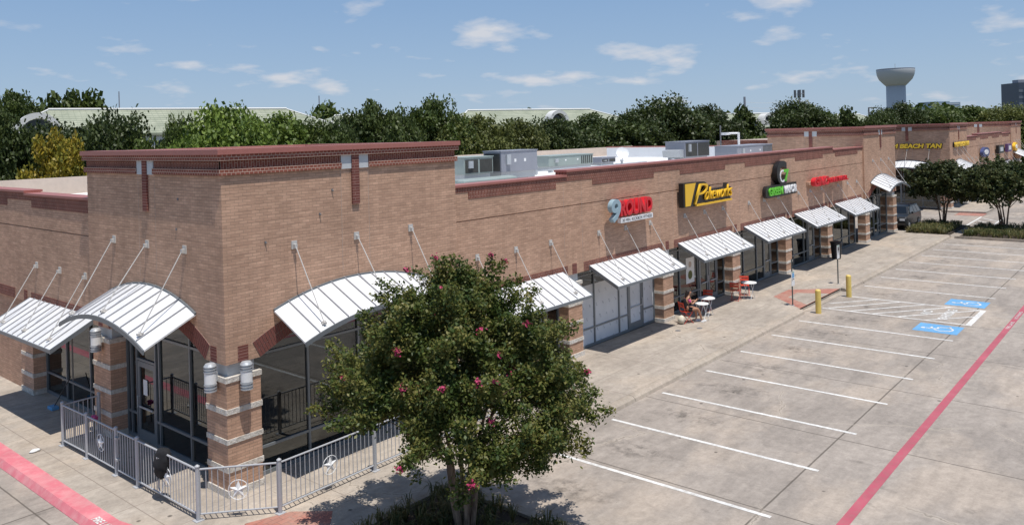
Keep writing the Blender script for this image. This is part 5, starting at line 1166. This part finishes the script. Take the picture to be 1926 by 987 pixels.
def arched_gable(r, c, d, nrm, z0, rad, proj=1.5):
    g = MB(); n = 18
    for k in range(n):
        t0, t1 = math.pi*k/n, math.pi*(k+1)/n
        def P(t, q, o): p = c+d*(q*math.cos(t))+nrm*o; return (p.x, p.y, z0+q*math.sin(t))
        g.hexa([P(t0, rad*.72, 0), P(t1, rad*.72, 0), P(t1, rad*.72, proj), P(t0, rad*.72, proj), P(t0, rad, 0), P(t1, rad, 0), P(t1, rad, proj), P(t0, rad, proj)])
    g.build('arched_gable', M['stucco_white'], r)
    g = MB(); g.add([tuple(c+nrm*(proj*.5)+d*(rad*.7*math.cos(math.pi*k/12)))[:2]+(z0+rad*.7*math.sin(math.pi*k/12),) for k in range(13)], [tuple(range(13))]); g.build('gable_window', M['window_dark'], r)
r, a, b, d, nrm = hip('office_building', 'white office with a long pale green tiled roof and an arched white gable at left', 92, 540, 83, 98, 11.55, 8.9, 6.5)
arched_gable(r, Vector((*grid(70, 76), 0)), d, nrm, 9.1, 1.9)
r, a, b, d, nrm = hip('office_building', 'lower pale green tiled roof joined right of the long roof, left of the rounded oak', 630, 735, 100, 106, 10.6, 8.7, 5)
r, a, b, d, nrm = hip('office_building', 'pale green tiled building with a round white dormer behind the olive trees', 880, 1110, 112, 122, 11.15, 8.8, 6.5)
arched_gable(r, Vector((*grid(1042, 108), 0)), d, nrm, 9.3, 1.5)
r, a, b, d, nrm = hip('office_building', 'pale green tiled building with a white portico left of the large far oak', 1345, 1475, 142, 150, 10.2, 7.6, 6.5)
c = Vector((*grid(1434, 134), 0)); arched_gable(r, c, d, nrm, 8.9, 1.1)
g = MB()
def ob(c, d, nrm, u0, u1, v0, v1, z0, z1): return [tuple((c+d*u+nrm*v)[:2])+(z,) for z in (z0, z1) for u, v in ((u0, v0), (u1, v0), (u1, v1), (u0, v1))]
for u in (-2.9, 2.0): g.hexa(ob(c, d, nrm, u, u+.9, .5, 1.4, 0, 8))
g.hexa(ob(c, d, nrm, -3.6, 3.4, .3, 1.8, 8.0, 8.9)); g.build('portico', M['stucco_white'], r)
r, a, b, d, nrm = hip('office_building', 'small far building with a pale tiled roof left of the street light pole', 1575, 1618, 150, 152, 9.6, 7.9, 4)
# water tower
x, y = grid(1687, 545); r = empty('water_tower', (x, y, 0), 'tall grey water tower with a wide bowl tank on a single stem', 'water tower')
g = MB(); g.lathe((x, y, 0), [(6.6, 0), (6.2, 10), (6.1, 34)], 40); g.build('stem', M['tank'], r, smooth=True)
g = MB(); g.lathe((x, y, 0), [(6.1, 33.0), (7.6, 34.4), (10.4, 37.5), (11.6, 40.3), (12.1, 43.3), (12.0, 44.2), (11.7, 44.4), (6, 45.0), (.1, 45.3)], 56); g.build('tank', M['tank'], r, smooth=True)
g = MB(); g.lathe((x, y, 0), [(12.05, 44.2), (12.15, 44.3), (12.15, 44.6), (11.9, 44.7)], 48); g.build('rim', M['hvac'], r)
g = MB(); g.tube((x-.5, y, 45.2), (x-.5, y, 48.2), .18); g.build('antenna', M['steel'], r)
# glass office, dark tower
x, y = grid(1780, 600); r = empty('glass_office', (x, y, 0), 'low pale blue glass office block right of the water tower', 'building')
d = rt; nrm = -fw; c = Vector((x, y, 0))
g = MB(); g.hexa(ob(c, d, nrm, -11, 3, 0, -20, 0, 23)); g.hexa(ob(c, d, nrm, 3.01, 11, 0, -20, 0, 22.2)); g.build('wall', plain('pale_blue_glass', (.26, .34, .42), .25, .1, .1), r)
for k in range(6): g = MB(); g.hexa(ob(c, d, nrm, -9.5 if k < 5 else -8, 10, .05, .15, 8.5+k*2.4, 9.3+k*2.4)); g.build('window_band', plain('pale_band', (.42, .46, .50), .5), r)
g = MB(); g.hexa(ob(c, d, nrm, -10.9, -9.9, .05, .2, 4, 22.4)); g.build('corner_glass', M['window_dark'], r)
x, y = grid(1940, 500); r = empty('office_tower', (x, y, 0), 'dark banded office tower with a roof antenna at the right edge', 'building'); c = Vector((x, y, 0))
g = MB(); g.hexa(ob(c, d, nrm, -7.3, 12, 0, -18, 0, 31)); g.build('wall', plain('slate_glass', (.05, .065, .095), .3), r)
for k in range(6): g = MB(); g.hexa(ob(c, d, nrm, -7.35, 12, .05, .15, 5+4*k, 6.6+4*k)); g.build('window_band', plain('slate_band', (.13, .15, .18), .4), r)
g = MB(); g.hexa(ob(c, d, nrm, -5, 4, -4, -10, 31, 33)); g.tube((c.x-4, c.y, 31), (c.x-4, c.y, 38), .5); g.build('roof_plant', M['hvac'], r)
# masts, lamp posts
def mast(px, w_, z, rad, label, name='mast', head=None, cat='mast', mat='hvac'):
    x, y = grid(px, w_); r = empty(name, (x, y, 0), label, cat); g = MB(); g.tube((x, y, 0), (x, y, z), rad*1.3, rad, 8); g.build('pole', M[mat], r)
    if head == 'panels':
        for k in range(4):
            a = k*1.57+.5; g = MB(); g.box(x+1.3*math.cos(a)-.3, x+1.3*math.cos(a)+.3, y+1.3*math.sin(a)-.3, y+1.3*math.sin(a)+.3, z-2.2, z+.3); g.build('antenna_panel', M['under'], r)
        g = MB(); g.tube((x-1.5, y, z-1), (x+1.5, y, z-1), .1); g.tube((x, y-1.5, z-1), (x, y+1.5, z-1), .1); g.build('antenna_frame', M['hvac'], r)
    if head == 'arm': 
        e = Vector((x, y, z))+rt*(1.1 if px > 1600 else -.9); g = MB(); g.tube((x, y, z-.05), (e.x, e.y, z-.05), rad*.8); g.build('arm', M[mat], r); g = MB(); g.box(e.x-.3, e.x+.3, e.y-.2, e.y+.2, z-.16, z+.02); g.build('lamp_head', M[mat], r)
mast(1505, 260, zat(1505, 171, 260), .35, 'cell tower with antenna panels above the large far oak', 'cell_tower', 'panels', 'cell tower')
mast(1402, 420, zat(1402, 182, 420), .6, 'single grey mast left of the cell tower'); mast(602, 420, zat(602, 180, 420), .28, 'thin mast right of the long tiled roof'); mast(226, 420, zat(226, 172, 420), .28, 'thin mast above the dark upright evergreen')
mast(1635, 130, zat(1635, 202, 130), .12, 'dark street light left of the water tower', 'street_lamp', 'arm', 'street light', 'under')
mast(1355, 55, zat(1355, 236, 55), .05, 'thin dark light pole behind the white roof wall', 'street_lamp', None, 'light pole', 'under')
mast(1389, 56, zat(1389, 249, 56), .085, 'white pole with a bracket lamp behind the roof units', 'street_lamp', 'arm', 'street light', 'white')
# overhead wires between masts
r = empty('power_line', (0, 0, 0), 'pale overhead wires right of the grey mast', 'wires')
for z0, z1 in ((192, 186), (201, 198)):
    a = Vector((*grid(1402, 420), zat(1402, z0, 420))); b = Vector((*grid(1500, 420), zat(1500, z1, 420)))
    g = MB(); g.path([tuple(a.lerp(b, t/8)-Vector((0, 0, 1.2*math.sin(math.pi*t/8)))) for t in range(9)], .09, 4); g.build('wire', M['white'], r)

# ------------------------------------------------------------------ pieces that stand apart become objects of their own
def split_pieces():
    bpy.context.view_layer.update()
    for o in list(bpy.data.objects):
        if o.type != 'MESH' or o.get('kind') == 'stuff' or o.data.users > 1: continue
        me = o.data; nv = len(me.vertices)
        if nv > 9000: continue
        par = list(range(nv))
        def find(a):
            while par[a] != a: par[a] = par[par[a]]; a = par[a]
            return a
        for e in me.edges:
            a, b = find(e.vertices[0]), find(e.vertices[1])
            if a != b: par[max(a, b)] = min(a, b)
        roots = [find(i) for i in range(nv)]; ids = {r: k for k, r in enumerate(sorted(set(roots)))}; k = len(ids)
        if k < 2 or k > 500: continue
        isl = np.array([ids[r] for r in roots]); co = np.empty(nv*3); me.vertices.foreach_get('co', co); mw = np.array(o.matrix_world); pts = co.reshape(-1, 3) @ mw[:3, :3].T + mw[:3, 3]
        lo = np.full((k, 3), np.inf); hi = np.full((k, 3), -np.inf); np.minimum.at(lo, isl, pts); np.maximum.at(hi, isl, pts)
        size = (hi-lo).max(1); gap = np.maximum(0, np.maximum(lo[:, None]-hi[None], lo[None]-hi[:, None])); near = np.sqrt((gap**2).sum(2)) <= np.maximum(.02, .5*np.maximum(size[:, None], size[None]))
        lab = list(range(k))
        def f2(a):
            while lab[a] != a: a = lab[a]
            return a
        for a, b in zip(*np.nonzero(np.triu(near, 1))):
            a, b = f2(int(a)), f2(int(b))
            if a != b: lab[max(a, b)] = min(a, b)
        grp = [f2(i) for i in range(k)]; gs = sorted(set(grp))
        if len(gs) < 2 or len(gs) > 60: continue
        for gi in gs:
            bm = bmesh.new(); bm.from_mesh(me); bm.verts.ensure_lookup_table()
            bmesh.ops.delete(bm, geom=[v for v in bm.verts if grp[isl[v.index]] != gi], context='VERTS')
            if gi == gs[-1]: bm.to_mesh(me); bm.free()
            else:
                m2 = bpy.data.meshes.new(me.name); 
                for mt in me.materials: m2.materials.append(mt)
                bm.to_mesh(m2); bm.free(); c = o.copy(); c.data = m2; COL.objects.link(c)
split_pieces()
